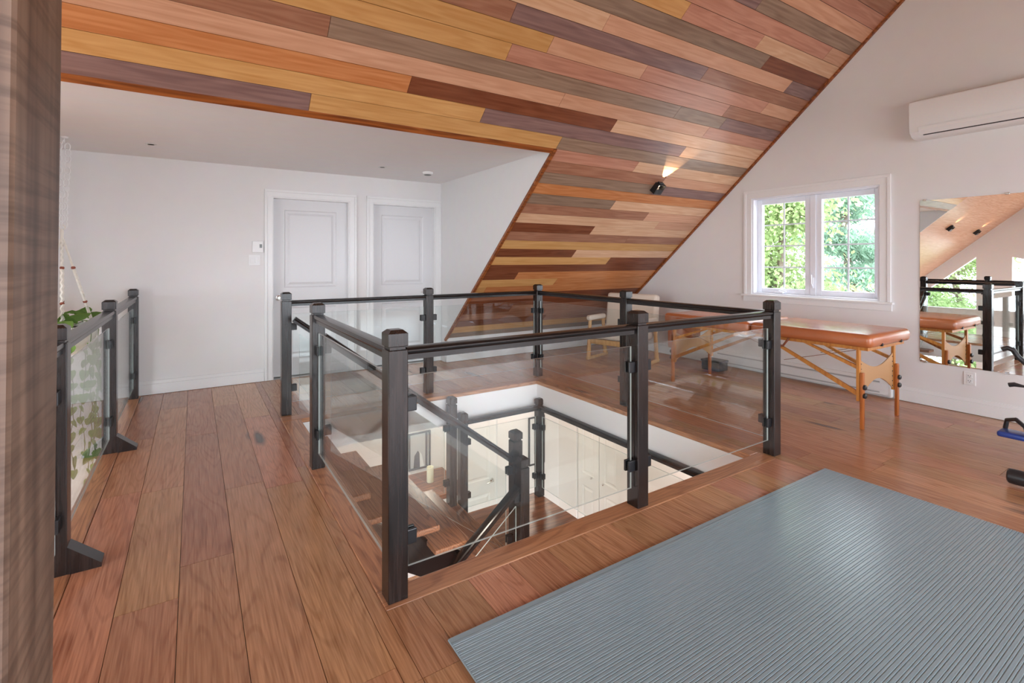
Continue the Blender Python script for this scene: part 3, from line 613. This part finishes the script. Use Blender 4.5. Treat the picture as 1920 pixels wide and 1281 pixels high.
# ================================================================ THINGS ON THE UPPER FLOOR
# ---- ribbed exercise mat
r = thing('exercise_mat', 'large ribbed grey-green exercise mat on the oak floor', 'mat', (2.09, 0.9, 0.0)); o = r.location
my0, my1, mx0, mx1 = 0.22, 1.560, 0.755, 3.430
MB(o).bbox(mx0, mx1, my0, my1, 0.003, 0.010, 0.003, 1).build('mat_base', 'mat_rubber', r)
prof = []; y = my0 + 0.004; i = 0
while y < my1 - 0.030:
    w = 0.0125 if i % 2 else 0.0075
    prof += [(y, 0.0095), (y + 0.0012, 0.0122), (y + w - 0.0012, 0.0122), (y + w, 0.0095)]; y += w + 0.0015; i += 1
prof += [(my1 - 0.026, 0.0095), (my1 - 0.025, 0.0115), (my1 - 0.003, 0.0115)]
n = len(prof); vs = [(mx0 + 0.003, p, z) for p, z in prof] + [(mx1 - 0.003, p, z) for p, z in prof]
MB(o).add(vs, [(k, k + 1, n + k + 1, n + k) for k in range(n - 1)]).build('ribbed_surface', 'mat_rubber', r)

# ---- massage table
TX0, TX1, TY0, TY1, TZ = 4.45, 5.22, 1.69, 3.68, 0.654
r = thing('massage_table', 'folding massage table with tan leather top under the window', 'table', ((TX0 + TX1) / 2, (TY0 + TY1) / 2, 0)); o = r.location
ym = (TY0 + TY1) / 2
for a, b in ((TY0, ym - 0.004), (ym + 0.004, TY1)):
    MB(o).bbox(TX0, TX1, a, b, TZ, TZ + 0.108, 0.040, 4).build('cushion', 'leather', r, True)
    MB(o).box(TX0 + 0.04, TX1 - 0.04, a + 0.04, b - 0.04, TZ - 0.025, TZ + 0.01).build('deck', 'table_wood', r)
for s, ye in ((1, TY0 + 0.11), (-1, TY1 - 0.11)):
    for x in (TX0 + 0.055, TX1 - 0.055):
        MB(o).bbox(x - 0.017, x + 0.017, ye - 0.012, ye + 0.012, 0.22, TZ, 0.004).build('upper_leg', 'table_wood', r)
        lg = MB(o).bbox(x - 0.019, x + 0.019, ye - s * 0.013 - 0.012 - s * 0.012, ye - s * 0.013 + 0.012 - s * 0.012, 0.0, 0.45, 0.005).build('leg', 'table_leg', r)
        for z in (0.335, 0.268): MB(o).lathe((x, ye - s * 0.036, z), [(0, -s * 0.001), (0.021, 0), (0.021, -s * 0.014), (0.012, -s * 0.02), (0, -s * 0.02)], 14, 1).build('knob', 'black_plastic', lg, True)
        MB(o).prism([(x - 0.012, ye + s * 0.012, 0.262), (x - 0.012, ye + s * 0.012, 0.300), (x - 0.012, ym - s * 0.17, TZ - 0.026), (x - 0.012, ym - s * 0.12, TZ - 0.026)], (0.024, 0, 0)).build('brace', 'table_wood', r)
        MB(o).prism([(x - 0.011, ye + s * 0.012, 0.475), (x - 0.011, ye + s * 0.012, 0.505), (x - 0.011, ye + s * 0.36, TZ - 0.026), (x - 0.011, ye + s * 0.41, TZ - 0.026)], (0.022, 0, 0)).build('brace', 'table_wood', r)
        MB(o).tube([(x, ye + s * 0.02, TZ - 0.03), (x, ym - s * 0.30, 0.45)], 0.0025, 6).build('cable', 'steel', r)
    x0, x1 = TX0 + 0.075, TX1 - 0.075; n = 14; top, bot = [], []
    for k in range(n + 1):
        t = k / n; x = x0 + (x1 - x0) * t; sag = math.sin(math.pi * t); top.append((x, ye, 0.545 - 0.085 * sag)); bot.append((x, ye, 0.235 + 0.125 * sag))
    vs = [Vector(p) + Vector((0, d, 0)) for d in (-0.003, 0.003) for p in top + bot]; q_ = 2 * (n + 1)
    fs = [(k, k + 1, n + 2 + k, n + 1 + k) for k in range(n)] + [(q_ + k, q_ + n + 1 + k, q_ + n + 2 + k, q_ + k + 1) for k in range(n)]
    MB(o).add(vs, fs).build('end_panel', 'panel_leather', r)
    for x in (x0 + 0.012, x1 - 0.012):
        for k in range(7): MB(o).lathe((x, ye - s * 0.004, 0.26 + k * 0.042), [(0, 0), (0.005, 0), (0.004, -s * 0.004), (0, -s * 0.005)], 6, 1).build('stud', 'black_metal', r)
for x in (TX0 + 0.2, TX1 - 0.2): MB(o).lathe((x, TY0 + 0.012, TZ + 0.018), [(0, -0.014), (0.012, -0.014), (0.014, -0.004), (0.014, 0.01)], 12, 1).build('grommet', 'black_metal', r, True)
MB(o).tube([(TX0 + 0.02, ym - 0.36, TZ), (TX0 + 0.0, ym - 0.32, TZ - 0.07), (TX0 + 0.0, ym - 0.2, TZ - 0.085), (TX0 + 0.02, ym - 0.14, TZ)], 0.010, 8).build('carry_strap', 'strap', r, True)
MB(o).bbox(TX0 + 0.12, TX1 - 0.12, TY1 - 0.015, TY1 + 0.045, TZ - 0.30, TZ + 0.02, 0.02, 3).build('arm_sling', 'leather', r, True)

# ---- cream armchair against the gable wall
r = thing('armchair', 'cream upholstered armchair with pale wooden legs behind the massage table', 'chair', (4.93, 4.72, 0))
def lb(name, m, *a, b=0.01, seg=2): return MB().bbox(*a, b, seg).build(name, m, r, True)
r.rotation_euler = (0, 0, R(-74.3))
bk_ = lb('backrest', 'cream_fabric', -0.37, 0.37, -0.07, 0.07, 0.0, 0.55, b=0.04, seg=4); bk_.location = (0, 0.17, 0.34); bk_.rotation_euler = (R(-8), 0, 0)
lb('seat', 'cream_fabric', -0.35, 0.35, -0.34, 0.14, 0.30, 0.44, b=0.04, seg=4)
for s in (-1, 1):
    x = s * 0.385
    lb('arm_pad', 'cream_fabric', x - 0.035, x + 0.035, -0.30, 0.12, 0.53, 0.60, b=0.025, seg=3)
    MB().tube([(x, -0.29, 0.03), (x, -0.27, 0.30), (x, -0.25, 0.54)], [0.030, 0.026, 0.022], 8).build('leg', 'chair_wood', r, True)
    MB().tube([(x, 0.15, 0.03), (x, 0.12, 0.30), (x, 0.09, 0.54)], [0.030, 0.026, 0.022], 8).build('leg', 'chair_wood', r, True)
    lb('runner', 'chair_wood', x - 0.022, x + 0.022, -0.33, 0.20, 0.0, 0.045, b=0.012)
lb('cross_rail', 'chair_wood', -0.385, 0.385, -0.29, -0.25, 0.22, 0.29, b=0.008)

# ---- small dark box at the wall under the table
r = thing('storage_box', 'small dark box on the floor by the baseboard heater', 'box', (5.44, 3.72, 0)); o = r.location
MB(o).bbox(5.35, 5.53, 3.60, 3.84, 0.0, 0.11, 0.008).build('body', 'dark_box', r); MB(o).bbox(5.342, 5.538, 3.592, 3.848, 0.10, 0.125, 0.006).build('lid', 'dark_box', r)

# ---- baseboard heater
r = thing('baseboard_heater', 'long white electric baseboard heater under the window', 'heater', (XG, 2.97, 0)); o = r.location
MB(o).prism([(XG - 0.001, 2.02, 0.02), (XG - 0.065, 2.02, 0.03), (XG - 0.065, 2.02, 0.135), (XG - 0.035, 2.02, 0.185), (XG - 0.001, 2.02, 0.185)], (0, 1.92, 0)).build('casing', 'heater_white', r)
for z in (0.045, 0.145): MB(o).box(XG - 0.067, XG - 0.064, 2.10, 3.86, z, z + 0.014).build('vent_slot', 'grey_slot', r)
for y0 in (2.005, 3.94): MB(o).bbox(XG - 0.068, XG - 0.001, y0, y0 + 0.018, 0.018, 0.188, 0.003).build('end_cap', 'heater_white', r)

# ---- mirror, outlet, air conditioner on the gable wall
r = thing('wall_mirror', 'large frameless mirror on the gable wall', 'mirror', (XG, 1.0, 0.398)); o = r.location
MB(o).box(XG - 0.008, XG - 0.001, 0.10, 1.803, 0.398, 1.903).build('mirror_glass', 'mirror_silver', r)
for y in (1.765, 1.22, 0.5):
    for z, s in ((1.903, 1), (0.398, -1)): MB(o).bbox(XG - 0.014, XG - 0.001, y - 0.014, y + 0.014, z - 0.006, z + 0.012, 0.002).build('clip', 'steel', r)
r = thing('wall_outlet', 'white power outlet under the mirror', 'outlet', (XG, 1.456, 0.308)); o = r.location
pl = MB(o).bbox(XG - 0.007, XG - 0.0005, 1.416, 1.496, 0.250, 0.366, 0.003).build('plate', 'plastic_white', r)
for z in (0.330, 0.286):
    k = MB(o).bbox(XG - 0.010, XG - 0.005, 1.438, 1.474, z - 0.016, z + 0.016, 0.003).build('socket', 'plastic_white', pl)
    MB(o).box(XG - 0.0108, XG - 0.009, 1.447, 1.450, z - 0.002, z + 0.009).box(XG - 0.0108, XG - 0.009, 1.462, 1.465, z - 0.002, z + 0.009).box(XG - 0.0108, XG - 0.009, 1.453, 1.459, z - 0.011, z - 0.006).build('slots', 'ink', pl)
r = thing('air_conditioner', 'white wall-mounted air conditioner high on the gable wall', 'air conditioner', (XG, 1.36, 2.46)); o = r.location
ay0, ay1 = 0.92, 1.815; P = [(0, 2.80), (-0.19, 2.80), (-0.215, 2.785), (-0.22, 2.76), (-0.22, 2.56), (-0.205, 2.51), (-0.16, 2.475), (-0.10, 2.462), (0, 2.462)]
MB(o).prism([(XG - 0.001 + x, ay0, z) for x, z in P], (0, ay1 - ay0, 0)).build('housing', 'plastic_white', r, True)
MB(o).prism([(XG - 0.190, ay0 + 0.03, 2.484), (XG - 0.195, ay0 + 0.03, 2.50), (XG - 0.232, ay0 + 0.03, 2.548), (XG - 0.229, ay0 + 0.03, 2.520)], (0, ay1 - ay0 - 0.10, 0)).build('flap', 'plastic_white', r)
MB(o).prism([(XG - 0.172, ay0 + 0.03, 2.478), (XG - 0.172, ay0 + 0.03, 2.488), (XG - 0.186, ay0 + 0.03, 2.494), (XG - 0.184, ay0 + 0.03, 2.484)], (0, ay1 - ay0 - 0.12, 0)).build('air_slot', 'ink', r)

# ---- exercise bike at the right edge
r = thing('exercise_bike', 'black and blue exercise bike at the right edge of the picture', 'exercise bike', (4.35, 0.35, 0)); o = r.location
m = MB(o); m.tube([(4.14, 0.845, 0.055), (4.14, -0.05, 0.055)], 0.036, 20); m.tube([(4.95, 0.70, 0.05), (4.95, 0.05, 0.05)], 0.034, 16); m.build('stabilizer', 'steel', r, True)
for y, s in ((0.845, 1), (-0.05, -1)): MB(o).lathe((4.14, y, 0.055), [(0.042, -s * 0.10), (0.045, 0), (0.043, s * 0.022), (0.034, s * 0.03), (0, s * 0.03)], 20, 1).build('end_cap', 'black_plastic', r, True)
m = MB(o); m.tube([(4.14, 0.4, 0.06), (4.32, 0.4, 0.16), (4.86, 0.4, 0.12), (4.95, 0.4, 0.05)], 0.03); m.tube([(4.32, 0.4, 0.16), (4.50, 0.4, 0.75)], 0.028); m.tube([(4.80, 0.4, 0.13), (4.78, 0.4, 0.62)], 0.028); m.build('frame', 'black_metal', r, True)
MB(o).lathe((4.50, 0.34, 0.34), [(0.0, 0), (0.20, 0), (0.22, 0.02), (0.22, 0.08), (0.20, 0.10), (0, 0.10)], 28, 1).build('flywheel_cover', 'blue_plastic', r, True)
MB(o).bbox(4.66, 4.92, 0.27, 0.53, 0.62, 0.70, 0.03, 3).build('saddle', 'black_plastic', r, True)
MB(o).tube([(4.50, 0.52, 0.34), (4.44, 0.56, 0.33), (4.27, 0.78, 0.28)], 0.014, 8).build('crank', 'steel', r, True)
pd = MB(o).bbox(4.185, 4.305, 0.775, 0.935, 0.262, 0.296, 0.012, 3).build('pedal', 'blue_plastic', r, True)
m = MB(o); m.tube([(4.19, 0.80, 0.295), (4.19, 0.81, 0.35), (4.24, 0.86, 0.375), (4.295, 0.91, 0.35), (4.30, 0.92, 0.295)], 0.012, 8); m.build('toe_strap', 'black_plastic', pd, True)
MB(o).tube([(4.40, 0.955, 0.772), (4.40, 0.93, 0.785), (4.40, 0.905, 0.775), (4.405, 0.885, 0.735), (4.41, 0.85, 0.695), (4.42, 0.78, 0.675), (4.46, 0.55, 0.70), (4.50, 0.42, 0.74)], 0.015, 10).build('handlebar', 'black_plastic', r, True)
MB(o).tube([(4.40, 0.925, 0.55), (4.40, 0.90, 0.558), (4.41, 0.85, 0.552), (4.45, 0.43, 0.56)], [0.014, 0.014, 0.006, 0.006], 8).build('tension_lever', 'black_plastic', r, True)

# ---- wall sconces on the plank ceiling
def sconce(x, y, lab, en=24):
    r = thing('wall_sconce', lab, 'lamp', sp(x, y), 'black up-and-down sconces'); o = Vector((0, 0, 0))
    M = Matrix((Vector((1, 0, 0)), DIR, NRM)).transposed().to_4x4()
    r.rotation_euler = M.to_euler()
    MB().bbox(-0.035, 0.035, -0.035, 0.035, 0.0, 0.014, 0.002).build('mount', 'black_metal', r)
    m = MB()
    for a in ((-0.05, -0.045, -0.05, 0.05, 0.012, 0.112), (0.045, 0.05, -0.05, 0.05, 0.012, 0.112), (-0.045, 0.045, -0.05, 0.05, 0.012, 0.017), (-0.045, 0.045, -0.05, 0.05, 0.107, 0.112), (-0.045, 0.045, -0.006, 0.006, 0.017, 0.107), (-0.045, 0.045, -0.05, -0.046, 0.060, 0.107), (-0.045, 0.045, 0.046, 0.05, 0.060, 0.107)): m.box(*[q_ * 1.2 for q_ in a])
    m.build('housing', 'black_metal', r)
    for s in (-1, 1):
        MB().lathe((0, s * 0.009, 0.046), [(0, 0), (0.016, 0), (0.016, s * 0.006), (0, s * 0.006)], 14, 1).build('bulb', 'warm_glow', r)
        l = bpy.data.lights.new('sconce_light', 'SPOT'); l.energy = en; l.color = (1, 0.72, 0.45); l.spot_size = R(66); l.spot_blend = 0.15; l.shadow_soft_size = 0.006
        q_ = bpy.data.objects.new('sconce_light', l); C.objects.link(q_)
        d = (DIR * s * math.cos(R(14)) - NRM * math.sin(R(14)))
        q_.location = sp(x, y) + NRM * 0.046 + DIR * s * 0.022; q_.rotation_euler = d.to_track_quat('-Z', 'Y').to_euler()
emit('warm_glow', (1, 0.75, 0.45), 12)
sconce(4.46, 3.73, 'small black box sconce on the plank ceiling by the window wall')
sconce(-2.6, 3.85, 'black box sconce over the great room, nearer one in the mirror', 7)
sconce(-4.5, 3.88, 'black box sconce over the great room, farther one in the mirror', 7)

# ---- ceiling fittings, thermostat, switches
for x, y, lab in ((-0.323, 5.337, 'tiny recessed ceiling spot nearer the hanging plant'), (1.763, 5.28, 'tiny recessed ceiling spot above the doors')):
    r = thing('ceiling_spot', lab, 'light', (x, y, CEIL), 'recessed spots in the dormer ceiling')
    MB().lathe((0, 0, 0), [(0.018, -0.001), (0.045, -0.001), (0.046, -0.004), (0.02, -0.006), (0.018, -0.001)], 20).build('ring', 'plastic_white', r, True); MB().lathe((0, 0, 0), [(0, -0.0062), (0.026, -0.0062)], 16).build('lens', 'lcd', r)
r = thing('smoke_detector', 'round white smoke detector on the dormer ceiling', 'smoke detector', (2.319, 5.316, CEIL))
MB().lathe((0, 0, 0), [(0, -0.036), (0.03, -0.036), (0.055, -0.026), (0.06, -0.012), (0.062, -0.0005), (0, -0.0005)], 24).build('body', 'plastic_white', r, True); MB().lathe((0, 0, 0), [(0.034, -0.0365), (0.044, -0.033)], 20).build('vent_ring', 'lcd', r, True)
r = thing('thermostat', 'white thermostat on the wall left of the doors', 'thermostat', (0.598, YD, 1.496)); o = r.location
MB(o).bbox(0.543, 0.655, YD - 0.024, YD - 0.0005, 1.432, 1.560, 0.006).build('body', 'plastic_white', r); MB(o).box(0.615, 0.640, YD - 0.0255, YD - 0.023, 1.485, 1.525).build('display', 'lcd', r)
r = thing('switch_plate', 'white double rocker switch below the thermostat', 'switch', (0.566, YD, 1.348)); o = r.location
sw = MB(o).bbox(0.508, 0.624, YD - 0.007, YD - 0.0005, 1.290, 1.408, 0.003).build('plate', 'plastic_white', r)
for x in (0.543, 0.589): MB(o).bbox(x - 0.0165, x + 0.0165, YD - 0.011, YD - 0.005, 1.316, 1.382, 0.002).build('rocker', 'plastic_white', sw)

# ---- hanging pothos in a macrame hanger
PX, PY = -0.93, 5.40
r = thing('hanging_plant', 'trailing pothos in a white pot hanging from a white chain', 'plant', (PX, PY, 0.56)); o = r.location
m = MB(o); m.lathe((PX + 0.015, PY, CEIL), [(0, -0.001), (0.03, -0.001), (0.025, -0.012), (0.008, -0.02), (0, -0.02)], 14); m.tube([(PX + 0.015, PY, CEIL - 0.02), (PX + 0.015, PY, CEIL - 0.05), (PX + 0.0, PY, CEIL - 0.065), (PX + 0.01, PY, CEIL - 0.03)], 0.004, 6); m.build('ceiling_hook', 'plastic_white', r, True)
m = MB(o); nl = 14
for st_ in (-1, 1):
    for k in range(nl):
        z = CEIL - 0.085 - k * 0.050; dx = st_ * (0.026 + 0.008 * math.sin(k * 0.5)) * (1 - k / nl * 0.8)
        a = k % 2 * 0.9 - 0.3; pts = [(PX + 0.008 + dx + 0.020 * math.sin(t) * math.cos(a), PY + 0.020 * math.sin(t) * math.sin(a), z + 0.032 * math.cos(t)) for t in [2 * math.pi * j / 10 for j in range(11)]]
        m.tube(pts, 0.0048, 5, False)
m.build('chain', 'plastic_white', r, True)
m = MB(o); m.tube([(PX + 0.02 * math.sin(t), PY, 1.62 + 0.02 * math.cos(t)) for t in [2 * math.pi * j / 14 for j in range(15)]], 0.004, 6, False); m.lathe((PX, PY, 1.54), [(0.006, 0.06), (0.012, 0.05), (0.010, 0.0), (0.014, -0.02), (0.006, -0.04)], 10); m.build('knot', 'cord', r, True)
for k in range(4):
    a = R(9.8 + 90 * k); ca, sa = math.cos(a), math.sin(a); pts = []
    for j in range(29):
        t = j / 28; rr = 0.008 + 0.19 * t; z = 1.52 - 0.72 * t
        tw = 0.005 if j % 2 else -0.005; pts.append((PX + rr * ca - tw * sa, PY + rr * sa + tw * ca, z))
    MB(o).tube(pts, [0.0085 if j < 10 else 0.0125 for j in range(29)], 6).build('cord', 'cord', r, True)
    for t in (0.33, 0.73):
        rr = 0.008 + 0.19 * t; MB(o).lathe((PX + rr * ca, PY + rr * sa, 1.52 - 0.72 * t), [(0, -0.013), (0.012, -0.011), (0.017, 0), (0.012, 0.011), (0, 0.013)], 10).build('bead', 'bead', r, True)
MB(o).lathe((PX, PY, 0.56), [(0, 0), (0.10, 0), (0.16, 0.03), (0.215, 0.10), (0.24, 0.20), (0.245, 0.24), (0.235, 0.24), (0.228, 0.20), (0, 0.20)], 32).build('pot', 'pot', r, True)
MB(o).lathe((PX, PY, 0.772), [(0.0, 0.012), (0.12, 0.008), (0.228, 0.0)], 24).build('soil', 'soil', r, True)
def leaf_mesh():
    pts = [(0, 0.0), (0.032, -0.012), (0.050, 0.010), (0.046, 0.045), (0.026, 0.082), (0.0, 0.112), (-0.026, 0.082), (-0.046, 0.045), (-0.050, 0.010), (-0.032, -0.012)]
    v = [(x, y, -abs(x) * 0.25 - (y - 0.03) ** 2 * 2.0) for x, y in pts]; mid = [(0, 0.03, 0.004), (0, 0.075, 0.0)]
    v += mid; f = [(0, 1, 2, 10), (2, 3, 11, 10), (3, 4, 5, 11), (0, 10, 8, 9), (8, 10, 11, 7), (7, 11, 5, 6)]
    o_ = mesh_obj('leaf', v, f, 'leaf_ivy'); me = o_.data; bpy.data.objects.remove(o_)
    for p in me.polygons: p.use_smooth = True
    return me
LEAF = leaf_mesh(); rl = random.Random(5)
def leaf(pos, yaw, pitch, s):
    l = bpy.data.objects.new('leaf', LEAF); C.objects.link(l); l.parent = r; l.location = Vector(pos) - o; l.rotation_euler = (R(pitch), R(rl.uniform(-25, 25)), R(yaw)); l.scale = (s, s, s)
for k in range(26):
    a = rl.uniform(0, 360); d = rl.uniform(0.12, 0.26); leaf((PX + d * math.cos(R(a)), PY + d * math.sin(R(a)), rl.uniform(0.80, 0.90)), a - 90 + rl.uniform(-30, 30), rl.uniform(-10, 40), rl.uniform(0.9, 1.6))
for k in range(8):
    a = R(-110 + k * 24 + rl.uniform(-8, 8)); z = 0.80; p = Vector((PX + 0.235 * math.cos(a), PY + 0.235 * math.sin(a), 0.81)); end = rl.uniform(-0.85, -0.25); pts = [(PX + 0.14 * math.cos(a), PY + 0.14 * math.sin(a), 0.79), tuple(p)]
    q0 = Vector((PX + 0.262 * math.cos(a), PY + 0.262 * math.sin(a), 0.76)); pts.append(tuple(q0)); q = q0.copy()
    while q.z > end:
        q = q + Vector((rl.uniform(-0.022, 0.022), rl.uniform(-0.022, 0.022), -0.10)); pts.append(tuple(q))
        leaf(tuple(q), rl.uniform(0, 360), rl.uniform(-100, -50), rl.uniform(0.55, 0.9))
    MB(o).tube(pts, 0.003, 5).build('stem', 'stem', r)

# ================================================================ STOREY BELOW: ledge, pictures, candle, unseen lights
tag(MB().bbox(1.45, 2.84, 5.30, YD, -1.50, -1.44, 0.008).build('ledge', 'tread_x'), 'deep wooden ledge by the cream wall beyond the stair flight', 'ledge')
def picture(name, lab, x0, x1, z0, z1, fig):
    r = thing(name, lab, 'picture', ((x0 + x1) / 2, YD, z0)); o = r.location; y = YD - 0.002; f = 0.022
    m = MB(o)
    for a in ((x0, x0 + f, z0, z1), (x1 - f, x1, z0, z1), (x0 + f, x1 - f, z0, z0 + f), (x0 + f, x1 - f, z1 - f, z1)): m.box(a[0], a[1], y - 0.02, y, a[2], a[3])
    m.build('frame', 'black_metal', r)
    if fig: 
        MB(o).box(x0 + f, x1 - f, y - 0.008, y, z0 + f, z1 - f).build('print', 'photo_grey', r)
        cx = x0 + (x1 - x0) * 0.45; b = z0 + f
        m = MB(o); m.prism([(cx - 0.07, y - 0.009, b + 0.0), (cx + 0.02, y - 0.009, b), (cx + 0.025, y - 0.009, b + 0.17), (cx - 0.01, y - 0.009, b + 0.22), (cx - 0.055, y - 0.009, b + 0.16)], (0, 0.001, 0)); m.prism([(x1 - f - 0.05, y - 0.009, z0 + f), (x1 - f - 0.02, y - 0.009, z0 + f), (x1 - f - 0.02, y - 0.009, z1 - f), (x1 - f - 0.05, y - 0.009, z1 - f)], (0, 0.001, 0)); m.build('dark_shapes', 'ink', r)
        MB(o).prism([(cx + 0.02, y - 0.0095, b), (cx + 0.08, y - 0.0095, b), (cx + 0.045, y - 0.0095, b + 0.16), (cx + 0.015, y - 0.0095, b + 0.2)], (0, 0.001, 0)).build('light_shape', 'paper', r)
    else:
        MB(o).box(x0 + f, x1 - f, y - 0.008, y, z0 + f, z1 - f).build('mount', 'paper', r); MB(o).box(x0 + 0.1, x1 - 0.1, y - 0.0095, y - 0.007, z0 + 0.16, z1 - 0.16).build('print', 'photo_grey', r)
picture('framed_photo', 'black-framed couple photograph on the cream wall above the ledge', 2.357, 2.664, -1.39, -0.905, True)
picture('framed_picture', 'tall black-framed picture behind the far newel on the storey below', 4.26, 4.56, -1.75, -1.02, False)
r = thing('candle', 'short ivory pillar candle on the wooden ledge', 'candle', (2.52, 5.70, -1.44)); 
MB().lathe((0, 0, 0), [(0, 0), (0.042, 0), (0.044, 0.004), (0.044, 0.185), (0.040, 0.19), (0.03, 0.178), (0, 0.176)], 20).build('wax', 'candle_wax', r, True); MB().tube([(0, 0, 0.176), (0.002, 0, 0.195)], 0.0015, 5).build('wick', 'ink', r)
def lamp(x, y, z, e, s=0.25):
    l = bpy.data.lights.new('unseen_lower_light', 'AREA'); l.shape = 'DISK'; l.size = s; l.energy = e; l.color = (1, 0.87, 0.74); q_ = bpy.data.objects.new('unseen_lower_light', l); q_.location = (x, y, z); C.objects.link(q_)
lamp(3.9, 5.3, -0.31, 10); lamp(2.2, 5.2, -0.31, 9); lamp(4.2, 3.4, -0.31, 9); lamp(1.6, 2.6, -0.31, 10); lamp(-0.3, 5.35, -0.31, 26); lamp(-0.3, 3.6, -0.31, 10)  # unseen lights without fixtures; those by the void are added to brighten its wall

# ================================================================ OUTSIDE: trees seen through the windows
tag(MB().box(-60, 60, -60, 60, -4.6, -4.5).build('ground', 'gravel'), 'pale ground outside the house', 'ground', kind='structure')
def tree(x, y, h, rad, seed, lm, lab, pine=False, nleaf=7000, base=-4.5):
    rt = random.Random(seed); r = thing('pine_tree' if pine else 'leafy_tree', lab, 'tree', (x, y, base), 'trees outside the windows')
    m = MB(); m.tube([(rt.uniform(-.1, .1) * k, rt.uniform(-.1, .1) * k, h * k / 6) for k in range(7)], [0.17 * (1 - k / 7.5) for k in range(7)], 8); m.build('trunk', 'bark', r, True)
    m = MB(); tips = []
    for k in range(34):
        z = h * rt.uniform(0.25, 0.97); a = rt.uniform(0, 2 * math.pi); L = rad * rt.uniform(0.5, 1.0) * (1.15 - z / h if pine else (1 if z < 0.75 * h else 0.6)); up = -0.05 if pine else 0.35
        e_ = Vector((L * math.cos(a), L * math.sin(a), z + up * L)); m.tube([(0, 0, z), tuple(Vector((0, 0, z)).lerp(e_, 0.5) + Vector((0, 0, 0.05))), tuple(e_)], [0.045, 0.03, 0.01], 5); tips.append((Vector((0, 0, z)), e_))
    m.build('branches', 'bark', r)
    v, f = [], []
    for k in range(nleaf):
        a, b = rt.choice(tips); p = a.lerp(b, rt.uniform(0.25, 1.08)); sp_ = 0.32
        p = p + Vector((rt.gauss(0, sp_), rt.gauss(0, sp_), rt.gauss(0, 0.10 if pine else 0.26)))
        n_ = Vector((rt.uniform(-1, 1), rt.uniform(-1, 1), rt.uniform(-1, 1))).normalized(); t = n_.orthogonal().normalized(); w = n_.cross(t); s = rt.uniform(0.026, 0.055); L = s * (1.9 if pine else 1.3)
        i = len(v); v += [p - t * L, p + w * s * (0.4 if pine else 0.7), p + t * L, p - w * s * (0.4 if pine else 0.7)]; f.append((i, i + 1, i + 2, i + 3))
    fo = mesh_obj('foliage', v, f, lm, r); fo['kind'] = 'stuff'
tree(10.0, 5.55, 8.5, 1.5, 1, 'leaf_bright', 'slender leafy tree seen through the left window sash', nleaf=26000)
tree(12.6, 5.3, 10.0, 2.3, 2, 'leaf_pine', 'pine with layered boughs seen through the right window sash', True, nleaf=52000)
tree(17.5, 10.6, 11.0, 3.2, 3, 'leaf_bright', 'bushy tree farther off behind the slender tree', nleaf=34000)
tree(19.0, 7.2, 11.5, 3.2, 4, 'leaf_pine', 'farther pine standing behind the layered pine', True, nleaf=50000)
tree(-9.6, 5.6, 8.5, 2.3, 5, 'leaf_bright', 'leafy tree outside the great-room windows, nearer the door wall', nleaf=30000)
tree(-12.5, 1.6, 9.0, 2.2, 6, 'leaf_bright', 'leafy tree outside the great-room windows, farther from the door wall', nleaf=14000)
